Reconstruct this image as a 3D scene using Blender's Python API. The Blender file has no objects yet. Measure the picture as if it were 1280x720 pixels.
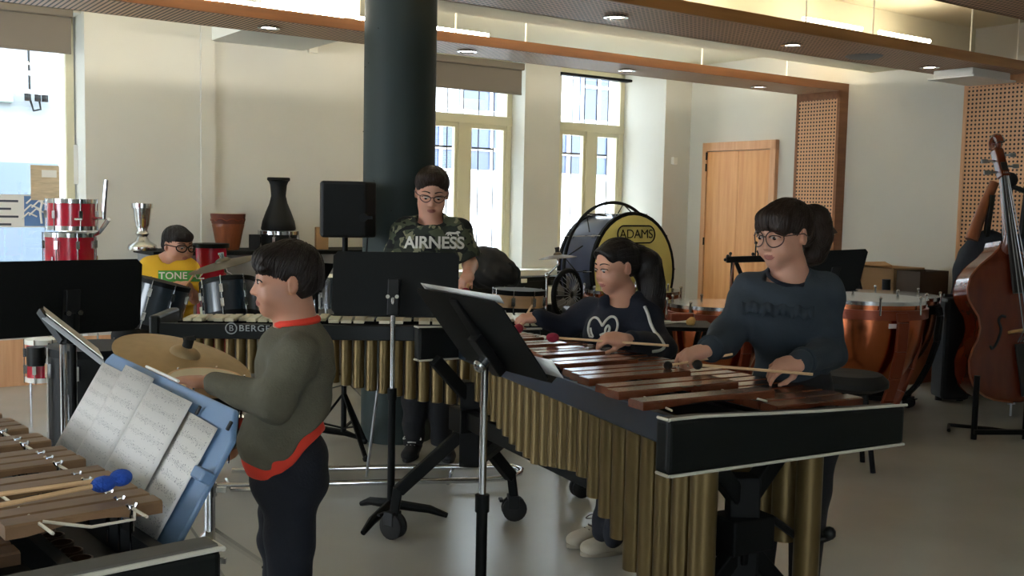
import bpy, bmesh, math, random
import numpy as np
from mathutils import Vector, Matrix
from mathutils.bvhtree import BVHTree
from math import sin, cos, pi, radians, sqrt, atan2, exp, floor

random.seed(7)
SC = bpy.context.scene
COL = SC.collection
# ------------------------------------------------------------------ camera
FPX, PIT, YAW, ROL, EYE = 1305.0, radians(4.59), radians(35.08), radians(1.2), 1.4
FW = Vector((0, cos(PIT), -sin(PIT)))
_R0 = Vector((1, 0, 0))
_U0 = _R0.cross(FW)
RT = _R0 * cos(ROL) + _U0 * sin(ROL)
UP = -_R0 * sin(ROL) + _U0 * cos(ROL)
EYEP = Vector((0, 0, EYE))

def D(px, py, dep):
    d = FW + RT * ((px - 640) / FPX) - UP * ((py - 360) / FPX)
    return EYEP + d * (dep / d.y)

def G(px, py, z):
    d = FW + RT * ((px - 640) / FPX) - UP * ((py - 360) / FPX)
    return EYEP + d * ((z - EYE) / d.z)

RZ = Matrix.Rotation(YAW, 4, 'Z')
def W(x, y, z=0.0):
    """room coordinates (along the window wall, towards it, up) to world"""
    return RZ @ Vector((x, y, z))

def V3(*a):
    return Vector(a)

# ------------------------------------------------------------------ materials
def lin(c):
    c = c / 255.0
    return c / 12.92 if c <= 0.04045 else ((c + 0.055) / 1.055) ** 2.4

def rgb(c):
    return (lin(c[0]), lin(c[1]), lin(c[2]), 1.0)

class NT:
    def __init__(s, name):
        s.m = bpy.data.materials.new(name)
        s.m.use_nodes = True
        s.t = s.m.node_tree
        s.b = s.t.nodes['Principled BSDF']
    def n(s, typ, **kw):
        nd = s.t.nodes.new(typ)
        for k, v in kw.items():
            if k.startswith('i_'):
                key = k[2:]
                key = int(key) if key.isdigit() else key.replace('_', ' ')
                nd.inputs[key].default_value = v
            else:
                setattr(nd, k, v)
        return nd
    def l(s, a, b):
        s.t.links.new(a, b)
    def math(s, op, a, b=None, c=None):
        nd = s.n('ShaderNodeMath', operation=op)
        for i, x in enumerate((a, b, c)):
            if x is None: continue
            if isinstance(x, (int, float)): nd.inputs[i].default_value = x
            else: s.l(x, nd.inputs[i])
        return nd.outputs[0]
    def mix(s, f, a, b):
        nd = s.n('ShaderNodeMix', data_type='RGBA')
        for i, x in ((0, f), (6, a), (7, b)):
            if isinstance(x, (int, float)): nd.inputs[i].default_value = x
            elif isinstance(x, tuple): nd.inputs[i].default_value = x
            else: s.l(x, nd.inputs[i])
        return nd.outputs[2]
    def obj(s):
        return s.n('ShaderNodeTexCoord').outputs['Object']
    def noise(s, vec, scale, detail=3.0, rough=0.5, stretch=None):
        if stretch:
            mp = s.n('ShaderNodeMapping')
            mp.inputs['Scale'].default_value = stretch
            s.l(vec, mp.inputs['Vector']); vec = mp.outputs[0]
        nd = s.n('ShaderNodeTexNoise', i_Scale=scale, i_Detail=detail, i_Roughness=rough)
        s.l(vec, nd.inputs['Vector'])
        return nd.outputs['Fac']
    def bump(s, h, strength=0.2, dist=0.01):
        nd = s.n('ShaderNodeBump', i_Strength=strength, i_Distance=dist)
        s.l(h, nd.inputs['Height']); s.l(nd.outputs[0], s.b.inputs['Normal'])

def mat(name, c, rough=0.5, metal=0.0, vary=0.0, vscale=6.0, bump=0.0, bscale=60.0, coat=0.0, spec=0.5, stretch=None, sheen=0.0, sss=0.0):
    t = NT(name)
    b = t.b
    b.inputs['Base Color'].default_value = rgb(c)
    b.inputs['Roughness'].default_value = rough
    b.inputs['Metallic'].default_value = metal
    b.inputs['Specular IOR Level'].default_value = spec
    b.inputs['Coat Weight'].default_value = coat
    b.inputs['Coat Roughness'].default_value = 0.12
    b.inputs['Sheen Weight'].default_value = sheen
    if sss:
        b.inputs['Subsurface Weight'].default_value = sss
        b.inputs['Subsurface Radius'].default_value = (0.012, 0.005, 0.003)
        b.inputs['Subsurface Scale'].default_value = 0.6
    if vary:
        f = t.noise(t.obj(), vscale, stretch=stretch)
        lo = rgb([max(0, v * (1 - vary)) for v in c]); hi = rgb([min(255, v * (1 + vary)) for v in c])
        t.l(t.mix(f, lo, hi), b.inputs['Base Color'])
    if bump:
        t.bump(t.noise(t.obj(), bscale, 4.0, stretch=stretch), bump, 0.01)
    return t.m

def wood(name, c1, c2, axis=0, rough=0.4, scale=9.0, coat=0.0, squash=14.0, spec=0.5):
    t = NT(name)
    st = [squash, squash, squash]; st[axis] = 1.0
    f = t.noise(t.obj(), scale / 6, 5.0, 0.6, stretch=tuple(st))
    r = t.n('ShaderNodeValToRGB')
    r.color_ramp.elements[0].position = 0.32; r.color_ramp.elements[0].color = rgb(c1)
    r.color_ramp.elements[1].position = 0.68; r.color_ramp.elements[1].color = rgb(c2)
    t.l(f, r.inputs[0]); t.l(r.outputs[0], t.b.inputs['Base Color'])
    t.b.inputs['Roughness'].default_value = rough
    t.b.inputs['Coat Weight'].default_value = coat
    t.b.inputs['Coat Roughness'].default_value = 0.15
    t.b.inputs['Specular IOR Level'].default_value = spec
    t.bump(f, 0.06, 0.004)
    return t.m

def perforated(name, c1, c2, ax, pitch, rad, hole=(38, 26, 20)):
    """wood panel with a square grid of round drilled holes; ax = the two object axes of the panel"""
    t = NT(name)
    o = t.obj()
    sp = t.n('ShaderNodeSeparateXYZ'); t.l(o, sp.inputs[0])
    u = t.math('SUBTRACT', t.math('FRACT', t.math('MULTIPLY', sp.outputs[ax[0]], 1 / pitch)), 0.5)
    v = t.math('SUBTRACT', t.math('FRACT', t.math('MULTIPLY', sp.outputs[ax[1]], 1 / pitch)), 0.5)
    d = t.math('SQRT', t.math('ADD', t.math('MULTIPLY', u, u), t.math('MULTIPLY', v, v)))
    h = t.math('LESS_THAN', d, rad)
    st = [10.0, 10.0, 10.0]; st[ax[1]] = 1.0
    g = t.noise(o, 2.0, 4.0, stretch=tuple(st))
    t.l(t.mix(h, t.mix(g, rgb(c1), rgb(c2)), rgb(hole)), t.b.inputs['Base Color'])
    t.b.inputs['Roughness'].default_value = 0.5
    return t.m

def slatted(name, c1, c2, ax, pitch, duty, groove=(50, 32, 22)):
    t = NT(name)
    sp = t.n('ShaderNodeSeparateXYZ'); t.l(t.obj(), sp.inputs[0])
    u = t.math('FRACT', t.math('MULTIPLY', sp.outputs[ax], 1 / pitch))
    h = t.math('LESS_THAN', u, duty)
    g = t.noise(t.obj(), 6.0, 4.0)
    t.l(t.mix(h, t.mix(g, rgb(c1), rgb(c2)), rgb(groove)), t.b.inputs['Base Color'])
    t.b.inputs['Roughness'].default_value = 0.5
    return t.m

def emit(name, c, strength):
    t = NT(name)
    t.b.inputs['Base Color'].default_value = rgb(c)
    t.b.inputs['Emission Color'].default_value = rgb(c)
    t.b.inputs['Emission Strength'].default_value = strength
    return t.m

M = {}
# ------------------------------------------------------------------ mesh builder
def frame_from(d, up=None):
    d = Vector(d).normalized()
    up = Vector(up) if up is not None else (Vector((0, 0, 1)) if abs(d.z) < 0.95 else Vector((1, 0, 0)))
    x = d.cross(up)
    if x.length < 1e-6: x = d.cross(Vector((0, 1, 0)))
    x.normalize()
    y = x.cross(d).normalized()
    return x, y, d

class MB:
    def __init__(s):
        s.v, s.f, s.mi = [], [], []
        s.cur = 0
    def add(s, vs, fs):
        b = len(s.v)
        s.v.extend(tuple(p) for p in vs)
        for f in fs:
            s.f.append([b + i for i in f]); s.mi.append(s.cur)
        return s
    def box(s, c, sz, rz=0.0, R=None):
        c = Vector(c)
        hx, hy, hz = sz[0] / 2, sz[1] / 2, sz[2] / 2
        m = R if R is not None else Matrix.Rotation(rz, 3, 'Z')
        vs = [c + m @ Vector((x, y, z)) for x in (-hx, hx) for y in (-hy, hy) for z in (-hz, hz)]
        return s.add(vs, [(0, 1, 3, 2), (4, 6, 7, 5), (0, 4, 5, 1), (2, 3, 7, 6), (0, 2, 6, 4), (1, 5, 7, 3)])
    def bx(s, x0, x1, y0, y1, z0, z1):
        return s.box(((x0 + x1) / 2, (y0 + y1) / 2, (z0 + z1) / 2), (abs(x1 - x0), abs(y1 - y0), abs(z1 - z0)))
    def bar(s, a, b, w, h, up=None):
        a = Vector(a); b = Vector(b)
        x, y, d = frame_from(b - a, up)
        vs = []
        for p in (a, b):
            for sx, sy in ((-1, -1), (1, -1), (1, 1), (-1, 1)):
                vs.append(p + x * (sx * w / 2) + y * (sy * h / 2))
        return s.add(vs, [(3, 2, 1, 0), (4, 5, 6, 7), (0, 1, 5, 4), (1, 2, 6, 5), (2, 3, 7, 6), (3, 0, 4, 7)])
    def tube(s, pts, r, n=10, closed=False, cap=True):
        pts = [Vector(p) for p in pts]
        N = len(pts)
        rr = r if isinstance(r, (list, tuple)) else [r] * N
        vs, fs = [], []
        prev = None
        for i, p in enumerate(pts):
            if closed: t = pts[(i + 1) % N] - pts[i - 1]
            elif i == 0: t = pts[1] - p
            elif i == N - 1: t = p - pts[i - 1]
            else: t = (pts[i + 1] - p).normalized() + (p - pts[i - 1]).normalized()
            if t.length < 1e-9: t = Vector((0, 0, 1))
            t.normalize()
            if prev is None: x, y, _ = frame_from(t)
            else:
                x = prev - t * prev.dot(t)
                if x.length < 1e-6: x, y, _ = frame_from(t)
                x.normalize(); y = x.cross(t)
            prev = x
            for k in range(n):
                a = 2 * pi * k / n
                vs.append(p + x * (rr[i] * cos(a)) + y * (rr[i] * sin(a)))
        for i in range(N if closed else N - 1):
            j = (i + 1) % N
            for k in range(n):
                k2 = (k + 1) % n
                fs.append((i * n + k, i * n + k2, j * n + k2, j * n + k))
        if cap and not closed:
            fs.append(tuple(range(n))[::-1]); fs.append(tuple((N - 1) * n + k for k in range(n)))
        return s.add(vs, fs)
    def cyl(s, a, b, r, n=16, r2=None):
        return s.tube([a, b], [r, r if r2 is None else r2], n)
    def lathe(s, prof, c=(0, 0, 0), axis=(0, 0, 1), n=32):
        """prof: list of (radius, height along axis)"""
        c = Vector(c)
        x, y, d = frame_from(axis)
        vs, fs = [], []
        for r, h in prof:
            for k in range(n):
                a = 2 * pi * k / n
                vs.append(c + d * h + x * (r * cos(a)) + y * (r * sin(a)))
        for i in range(len(prof) - 1):
            for k in range(n):
                k2 = (k + 1) % n
                fs.append((i * n + k, i * n + k2, (i + 1) * n + k2, (i + 1) * n + k))
        if prof[0][0] > 1e-6: fs.append(tuple(range(n))[::-1])
        if prof[-1][0] > 1e-6: fs.append(tuple((len(prof) - 1) * n + k for k in range(n)))
        return s.add(vs, fs)
    def ball(s, c, r, n=16, sc=(1, 1, 1), R=None):
        c = Vector(c)
        vs, fs = [], []
        m = n // 2
        for i in range(m + 1):
            th = pi * i / m
            for k in range(n):
                a = 2 * pi * k / n
                p = Vector((r * sc[0] * sin(th) * cos(a), r * sc[1] * sin(th) * sin(a), r * sc[2] * cos(th)))
                vs.append(c + (R @ p if R is not None else p))
        for i in range(m):
            for k in range(n):
                k2 = (k + 1) % n
                fs.append((i * n + k, (i + 1) * n + k, (i + 1) * n + k2, i * n + k2))
        return s.add(vs, fs)
    def prism(s, poly, o, ex, ey, ez):
        """poly in (ex,ey) about o, extruded by ez"""
        o, ex, ey, ez = Vector(o), Vector(ex), Vector(ey), Vector(ez)
        n = len(poly)
        vs = [o + ex * a + ey * b for a, b in poly] + [o + ex * a + ey * b + ez for a, b in poly]
        fs = [tuple(range(n))[::-1], tuple(range(n, 2 * n))] + [(i, (i + 1) % n, n + (i + 1) % n, n + i) for i in range(n)]
        return s.add(vs, fs)
    def grid(s, nx, ny, fn):
        vs = [fn(i / nx, j / ny) for j in range(ny + 1) for i in range(nx + 1)]
        fs = [(j * (nx + 1) + i, j * (nx + 1) + i + 1, (j + 1) * (nx + 1) + i + 1, (j + 1) * (nx + 1) + i) for j in range(ny) for i in range(nx)]
        return s.add(vs, fs)
    def build(s, name, m, parent=None, smooth=False, bevel=0.0, room=False, ang=40, seg=2, solid=0.0):
        me = bpy.data.meshes.new(name)
        me.from_pydata(s.v, [], s.f)
        ms = m if isinstance(m, (list, tuple)) else [m]
        for x in ms: me.materials.append(M[x] if isinstance(x, str) else x)
        if len(ms) > 1: me.polygons.foreach_set('material_index', s.mi)
        b = bmesh.new(); b.from_mesh(me)
        bmesh.ops.recalc_face_normals(b, faces=b.faces)
        b.to_mesh(me); b.free()
        if smooth:
            me.polygons.foreach_set('use_smooth', [True] * len(me.polygons))
            me.set_sharp_from_angle(angle=radians(ang))
        me.update()
        return link(name, me, parent, bevel, room, seg, solid)

def islands(n, faces):
    par = list(range(n))
    def find(i):
        while par[i] != i:
            par[i] = par[par[i]]; i = par[i]
        return i
    for f in faces:
        r0 = find(f[0])
        for i in f[1:]:
            r1 = find(i)
            if r1 != r0: par[r1] = r0
    g = {}
    for f in faces: g.setdefault(find(f[0]), []).append(f)
    return list(g.values())

def build_each(mb, name, m, parent, **kw):
    """one object for every separate piece in mb"""
    out = []
    for fs in islands(len(mb.v), mb.f):
        ids = sorted({i for f in fs for i in f}); mp = {i: k for k, i in enumerate(ids)}
        q = MB(); q.add([mb.v[i] for i in ids], [[mp[i] for i in f] for f in fs])
        out.append(q.build(name, m, parent, **kw))
    return out

def link(name, me, parent=None, bevel=0.0, room=False, seg=2, solid=0.0):
    o = bpy.data.objects.new(name, me)
    COL.objects.link(o)
    if room and (parent is None or parent.type == 'EMPTY'): o.rotation_euler = (0, 0, YAW)
    if parent is not None:
        o.parent = parent
        r = parent
        while r.parent is not None: r = r.parent
        if parent is r and r.type == 'EMPTY':
            o.matrix_parent_inverse = Matrix.Translation(-Vector(r.location))
    if solid:
        md = o.modifiers.new('thickness', 'SOLIDIFY'); md.thickness = solid; md.offset = 0
    if bevel:
        md = o.modifiers.new('bevel', 'BEVEL'); md.width = bevel; md.segments = seg; md.limit_method = 'ANGLE'
    return o

def tag(o, label, cat, group=None, kind=None):
    if label: o['label'] = label
    if cat: o['category'] = cat
    if group: o['group'] = group
    if kind: o['kind'] = kind
    return o

def thing(name, label, cat, base, group=None):
    o = bpy.data.objects.new(name, None)
    o.empty_display_size = 0.05
    COL.objects.link(o)
    o.location = Vector(base)
    return tag(o, label, cat, group)

def struct(o):
    o['kind'] = 'structure'
    return o

def text_mesh(body, size, space=1.0, bold=0.0, extrude=0.0):
    cu = bpy.data.curves.new('lettering', 'FONT')
    cu.body = body; cu.size = size; cu.align_x = 'CENTER'; cu.align_y = 'CENTER'
    cu.space_character = space; cu.offset = bold; cu.extrude = extrude
    ob = bpy.data.objects.new('lettering', cu)
    COL.objects.link(ob)
    bpy.context.view_layer.update()
    dg = bpy.context.evaluated_depsgraph_get()
    me = bpy.data.meshes.new_from_object(ob.evaluated_get(dg))
    vs = [tuple(v.co) for v in me.vertices]; fs = [list(p.vertices) for p in me.polygons]
    bpy.data.objects.remove(ob); bpy.data.curves.remove(cu); bpy.data.meshes.remove(me)
    return vs, fs

def text(name, body, size, o, ex, ey, m, parent, space=1.0, bold=0.0, wide=1.0):
    vs, fs = text_mesh(body, size, space, bold)
    o, ex, ey = Vector(o), Vector(ex).normalized(), Vector(ey).normalized()
    mb = MB(); mb.add([o + ex * (v[0] * wide) + ey * v[1] for v in vs], fs)
    return mb.build(name, m, parent)

# ------------------------------------------------------------------ signed-distance bodies
def A3(v):
    return np.array([v[0], v[1], v[2]], dtype=np.float64)

def cap(a, b, ra, rb=None, k=0.02, op='u'):
    return dict(t='cap', a=A3(a), b=A3(b), ra=ra, rb=ra if rb is None else rb, k=k, op=op)
def cone(a, b, ra, rb=None, k=0.02, op='u'):
    return dict(t='cone', a=A3(a), b=A3(b), ra=ra, rb=ra if rb is None else rb, k=k, op=op)
def ell(c, r, R=None, k=0.02, op='u'):
    return dict(t='ell', c=A3(c), r=np.array(r, float), R=np.eye(3) if R is None else np.array(R, float), k=k, op=op)
def rbox(c, hf, R=None, rd=0.01, k=0.02, op='u'):
    return dict(t='box', c=A3(c), r=np.array(hf, float), R=np.eye(3) if R is None else np.array(R, float), rd=rd, k=k, op=op)
def cut(p, n, lo=None, hi=None):
    n = A3(n); return dict(t='cut', p=A3(p), n=n / np.linalg.norm(n), lo=lo, hi=hi, op='c', k=0)

def _bounds(q):
    if q['t'] in ('cap', 'cone'):
        m = max(q['ra'], q['rb'])
        return np.minimum(q['a'], q['b']) - m, np.maximum(q['a'], q['b']) + m
    R = np.abs(q['R']); e = R @ (q['r'] + q.get('rd', 0))
    return q['c'] - e, q['c'] + e

def _dist(q, X, Y, Z):
    if q['t'] in ('cap', 'cone'):
        a, b = q['a'], q['b']; ba = b - a; L2 = ba @ ba; L = sqrt(L2)
        px, py, pz = X - a[0], Y - a[1], Z - a[2]
        h = (px * ba[0] + py * ba[1] + pz * ba[2]) / L2
        hc = np.clip(h, 0, 1)
        d = np.sqrt((px - hc * ba[0]) ** 2 + (py - hc * ba[1]) ** 2 + (pz - hc * ba[2]) ** 2) if q['t'] == 'cap' else \
            np.sqrt((px - h * ba[0]) ** 2 + (py - h * ba[1]) ** 2 + (pz - h * ba[2]) ** 2)
        d = d - (q['ra'] + (q['rb'] - q['ra']) * hc)
        if q['t'] == 'cone': d = np.maximum(d, np.maximum(-h, h - 1) * L)
        return d
    c, R, r = q['c'], q['R'], q['r']
    px, py, pz = X - c[0], Y - c[1], Z - c[2]
    a = px * R[0, 0] + py * R[1, 0] + pz * R[2, 0]
    b = px * R[0, 1] + py * R[1, 1] + pz * R[2, 1]
    e = px * R[0, 2] + py * R[1, 2] + pz * R[2, 2]
    if q['t'] == 'ell':
        k0 = np.sqrt((a / r[0]) ** 2 + (b / r[1]) ** 2 + (e / r[2]) ** 2)
        k1 = np.sqrt((a / r[0] ** 2) ** 2 + (b / r[1] ** 2) ** 2 + (e / r[2] ** 2) ** 2)
        return k0 * (k0 - 1) / np.maximum(k1, 1e-9)
    qa, qb, qe = np.abs(a) - r[0], np.abs(b) - r[1], np.abs(e) - r[2]
    return np.sqrt(np.maximum(qa, 0) ** 2 + np.maximum(qb, 0) ** 2 + np.maximum(qe, 0) ** 2) + np.minimum(np.maximum(qa, np.maximum(qb, qe)), 0) - q['rd']

def sdf_mesh(ops, h, disp=None):
    """evaluate the ops on a grid and return (verts, quads) by surface nets"""
    lo = np.full(3, 1e9); hi = np.full(3, -1e9)
    for q in ops:
        if q['op'] == 'u':
            a, b = _bounds(q); lo = np.minimum(lo, a); hi = np.maximum(hi, b)
    lo -= 4 * h; hi += 4 * h
    n = np.ceil((hi - lo) / h).astype(int) + 1
    f = np.full(n, 0.5, dtype=np.float32)
    ax = [lo[i] + h * np.arange(n[i]) for i in range(3)]
    for q in ops:
        if q['t'] == 'cut':
            a, b = (lo if q['lo'] is None else np.array(q['lo'])), (hi if q['hi'] is None else np.array(q['hi']))
            pad = 0
        else:
            a, b = _bounds(q); pad = q['k'] + 3 * h
        i0 = np.maximum(np.floor((a - pad - lo) / h).astype(int), 0)
        i1 = np.minimum(np.ceil((b + pad - lo) / h).astype(int) + 1, n)
        if np.any(i1 <= i0): continue
        sl = tuple(slice(i0[i], i1[i]) for i in range(3))
        X = ax[0][sl[0]][:, None, None]; Y = ax[1][sl[1]][None, :, None]; Z = ax[2][sl[2]][None, None, :]
        g = f[sl]
        if q['t'] == 'cut':
            d = (X - q['p'][0]) * q['n'][0] + (Y - q['p'][1]) * q['n'][1] + (Z - q['p'][2]) * q['n'][2]
            f[sl] = np.maximum(g, d)
            continue
        d = _dist(q, X, Y, Z)
        k = max(q['k'], 1e-6)
        if q['op'] == 'u':
            t = np.maximum(k - np.abs(g - d), 0) / k
            f[sl] = np.minimum(g, d) - t * t * k * 0.25
        else:
            d = -d
            t = np.maximum(k - np.abs(g - d), 0) / k
            f[sl] = np.maximum(g, d) + t * t * k * 0.25
    if disp is not None:
        near = np.abs(f) < 0.03
        I = np.nonzero(near)
        f[I] += disp(ax[0][I[0]], ax[1][I[1]], ax[2][I[2]]).astype(np.float32)
    f[0] = f[-1] = 0.5; f[:, 0] = f[:, -1] = 0.5; f[:, :, 0] = f[:, :, -1] = 0.5
    s = f < 0
    c = s[:-1, :-1, :-1].astype(np.int8)
    cnt = np.zeros(n - 1, np.int8)
    for dx in (0, 1):
        for dy in (0, 1):
            for dz in (0, 1):
                cnt += s[dx:n[0] - 1 + dx, dy:n[1] - 1 + dy, dz:n[2] - 1 + dz]
    act = (cnt > 0) & (cnt < 8)
    I = np.array(np.nonzero(act)).T
    idx = np.full(n - 1, -1, np.int64)
    idx[act] = np.arange(len(I))
    corner = {}
    for dx in (0, 1):
        for dy in (0, 1):
            for dz in (0, 1):
                corner[dx, dy, dz] = f[I[:, 0] + dx, I[:, 1] + dy, I[:, 2] + dz].astype(np.float64)
    acc = np.zeros((len(I), 3)); num = np.zeros(len(I))
    for a in range(3):
        o = [x for x in range(3) if x != a]
        for p in (0, 1):
            for q in (0, 1):
                k0 = [0, 0, 0]; k0[o[0]] = p; k0[o[1]] = q
                k1 = list(k0); k1[a] = 1
                v0, v1 = corner[tuple(k0)], corner[tuple(k1)]
                m = (v0 < 0) != (v1 < 0)
                t = np.where(m, v0 / np.where(m, v0 - v1, 1), 0)
                pos = np.tile(np.array(k0, float), (len(I), 1)); pos[:, a] = t
                acc[m] += pos[m]; num[m] += 1
    verts = lo + h * (I + acc / num[:, None])
    quads = []
    for a in range(3):
        o = [(a + 1) % 3, (a + 2) % 3]
        sh = [slice(None)] * 3; sh2 = [slice(None)] * 3
        sh[a] = slice(0, -1); sh2[a] = slice(1, None)
        x = s[tuple(sh)] != s[tuple(sh2)]
        E = np.array(np.nonzero(x)).T
        E = E[(E[:, o[0]] > 0) & (E[:, o[1]] > 0)]
        inside = s[E[:, 0], E[:, 1], E[:, 2]]
        def cell(du, dv):
            Q = E.copy(); Q[:, o[0]] -= du; Q[:, o[1]] -= dv
            return idx[Q[:, 0], Q[:, 1], Q[:, 2]]
        q = np.stack([cell(1, 1), cell(0, 1), cell(0, 0), cell(1, 0)], 1)
        q[~inside] = q[~inside][:, ::-1]
        quads.append(q[(q >= 0).all(1)])
    return verts, np.concatenate(quads)

def sdf_obj(name, ops, h, m, parent, disp=None, matfn=None, smooth_it=1):
    v, q = sdf_mesh(ops, h, disp)
    if smooth_it:
        e = np.concatenate([q[:, [0, 1]], q[:, [1, 2]], q[:, [2, 3]], q[:, [3, 0]]])
        for _ in range(smooth_it):
            s = np.zeros_like(v); c = np.zeros(len(v))
            np.add.at(s, e[:, 0], v[e[:, 1]]); np.add.at(c, e[:, 0], 1)
            np.add.at(s, e[:, 1], v[e[:, 0]]); np.add.at(c, e[:, 1], 1)
            v = 0.5 * v + 0.5 * s / np.maximum(c, 1)[:, None]
    me = bpy.data.meshes.new(name)
    me.from_pydata(v.tolist(), [], q.tolist())
    ms = m if isinstance(m, (list, tuple)) else [m]
    for x in ms: me.materials.append(M[x])
    me.polygons.foreach_set('use_smooth', [True] * len(me.polygons))
    if matfn is not None:
        cen = v[q].mean(1)
        me.polygons.foreach_set('material_index', matfn(cen).astype(np.int32))
    me.update()
    return link(name, me, parent)

def bvh_of(o):
    """o's mesh is in world coordinates"""
    return BVHTree.FromPolygons([v.co.copy() for v in o.data.vertices], [list(p.vertices) for p in o.data.polygons])

def drape(name, vs, fs, o, ex, ey, bvh, m, parent, lift=0.002):
    """lay flat lettering (vs in the ex,ey plane about o) on a body surface"""
    o, ex, ey = Vector(o), Vector(ex).normalized(), Vector(ey).normalized()
    nz = ex.cross(ey)
    pts = []
    for v in vs:
        p = o + ex * v[0] + ey * v[1]
        hit = bvh.ray_cast(p + nz * 0.25, -nz)
        pts.append(hit[0] + nz * lift if hit[0] is not None else p)
    mb = MB(); mb.add(pts, fs)
    return mb.build(name, m, parent)

def drape_line(name, pts, bvh, nz, r, m, parent, lift=0.002, n=6):
    nz = Vector(nz).normalized(); out = []
    for p in pts:
        p = Vector(p)
        hit = bvh.ray_cast(p + nz * 0.25, -nz)
        if hit[0] is not None: out.append(hit[0] + nz * lift)
    mb = MB()
    if len(out) > 1: mb.tube(out, r, n)
    return mb.build(name, m, parent, smooth=True)

def spline(pts, n=8):
    """Catmull-Rom through pts"""
    P = [Vector(p) for p in pts]; P = [P[0] * 2 - P[1]] + P + [P[-1] * 2 - P[-2]]
    out = []
    for i in range(1, len(P) - 2):
        for k in range(n):
            t = k / n
            out.append(0.5 * ((2 * P[i]) + (P[i + 1] - P[i - 1]) * t + (2 * P[i - 1] - 5 * P[i] + 4 * P[i + 1] - P[i + 2]) * t * t + (3 * P[i] - P[i - 1] - 3 * P[i + 1] + P[i + 2]) * t ** 3))
    out.append(P[-2])
    return out

def copy_tree(o, parent=None):
    c = o.copy(); COL.objects.link(c)
    if parent is not None: c.parent = parent
    for ch in list(o.children): copy_tree(ch, c)
    return c
# ================================================================== the room
M['wall'] = mat('warm_white_plaster', (204, 203, 195), 0.85, vary=0.03, vscale=1.5, bump=0.05, bscale=90)
M['wall_white'] = mat('white_reveal_paint', (232, 234, 230), 0.8, bump=0.03, bscale=90)
M['ceiling'] = mat('cream_ceiling_paint', (226, 222, 200), 0.9)
M['floor'] = mat('beige_grey_linoleum', (162, 160, 153), 0.27, vary=0.10, vscale=1.3, bump=0.02, bscale=25, spec=0.55)
M['cream_frame'] = mat('cream_window_frame', (214, 207, 176), 0.5)
M['fascia'] = wood('orange_beech_fascia', (146, 98, 46), (168, 118, 62), 0, 0.45)
M['fascia_red'] = wood('red_beech_fascia', (122, 76, 44), (142, 92, 56), 0, 0.45)
M['beech'] = wood('beech_veneer', (205, 152, 110), (222, 174, 132), 2, 0.45)
M['door_wood'] = wood('light_beech_door', (214, 150, 92), (232, 176, 118), 2, 0.42)
M['slats'] = slatted('slatted_beech_panel', (224, 186, 150), (208, 168, 132), 0, 0.030, 0.36)
M['perf_floor'] = perforated('perforated_beech_soffit', (206, 166, 134), (188, 148, 118), (0, 1), 0.034, 0.27)
M['perf_wall'] = perforated('perforated_beech_panel', (222, 172, 130), (206, 154, 112), (1, 2), 0.034, 0.27)
M['blind'] = mat('taupe_roller_blind', (112, 105, 96), 0.85, bump=0.1, bscale=200)
M['column'] = mat('dark_green_grey_column_paint', (40, 51, 49), 0.62, vary=0.05, bump=0.02, spec=0.35)
M['black_plastic'] = mat('black_plastic', (14, 15, 16), 0.5, spec=0.3)
M['black_satin'] = mat('black_satin_paint', (8, 10, 10), 0.6, spec=0.2)
M['black_rubber'] = mat('black_rubber', (20, 20, 20), 0.8)
M['chrome'] = mat('chrome', (205, 207, 210), 0.16, metal=1.0)
M['steel'] = mat('brushed_steel', (165, 167, 170), 0.35, metal=1.0)
M['white_plastic'] = mat('white_plastic', (225, 224, 216), 0.5)
M['grey_plastic'] = mat('grey_plastic', (130, 130, 128), 0.5)
M['paper'] = mat('white_paper', (232, 230, 224), 0.8)
M['lens'] = emit('downlight_lens', (255, 246, 226), 9.0)
M['tube_light'] = emit('fluorescent_tube', (255, 246, 228), 20.0)
M['tube_dim'] = emit('soft_fluorescent_tube', (255, 242, 214), 9.0)
t = NT('window_glass')
tr = t.n('ShaderNodeBsdfTransparent'); gl = t.n('ShaderNodeBsdfGlossy', i_Roughness=0.02)
mx = t.n('ShaderNodeMixShader', i_0=0.06)
t.l(tr.outputs[0], mx.inputs[1]); t.l(gl.outputs[0], mx.inputs[2])
t.l(mx.outputs[0], t.t.nodes['Material Output'].inputs['Surface'])
M['glass'] = t.m

def onY(px, py, Y):
    c = cos(YAW); s_ = sin(YAW)
    d = FW + RT * ((px - 640) / FPX) - UP * ((py - 360) / FPX)
    dr = Matrix.Rotation(-YAW, 3, 'Z') @ d
    tt = Y / dr.y
    return dr.x * tt, EYE + dr.z * tt
XR, YB, YP, YWN = 8.12, 8.256, 8.693, 8.92
CEIL = 2.92
def rbx(*boxes):
    mb = MB()
    for b in boxes: mb.bx(*b)
    return mb
struct(rbx((-5.2, 9.2, -3.2, 9.2, -0.12, 0)).build('floor', 'floor', room=True))
struct(rbx((-5.2, 9.2, -3.2, 9.2, CEIL, CEIL + 0.2)).build('ceiling', 'ceiling', room=True))
struct(rbx((-5, XR, 4.99, 5.98, 2.65, CEIL)).build('ceiling_beam', 'ceiling', room=True))
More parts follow.
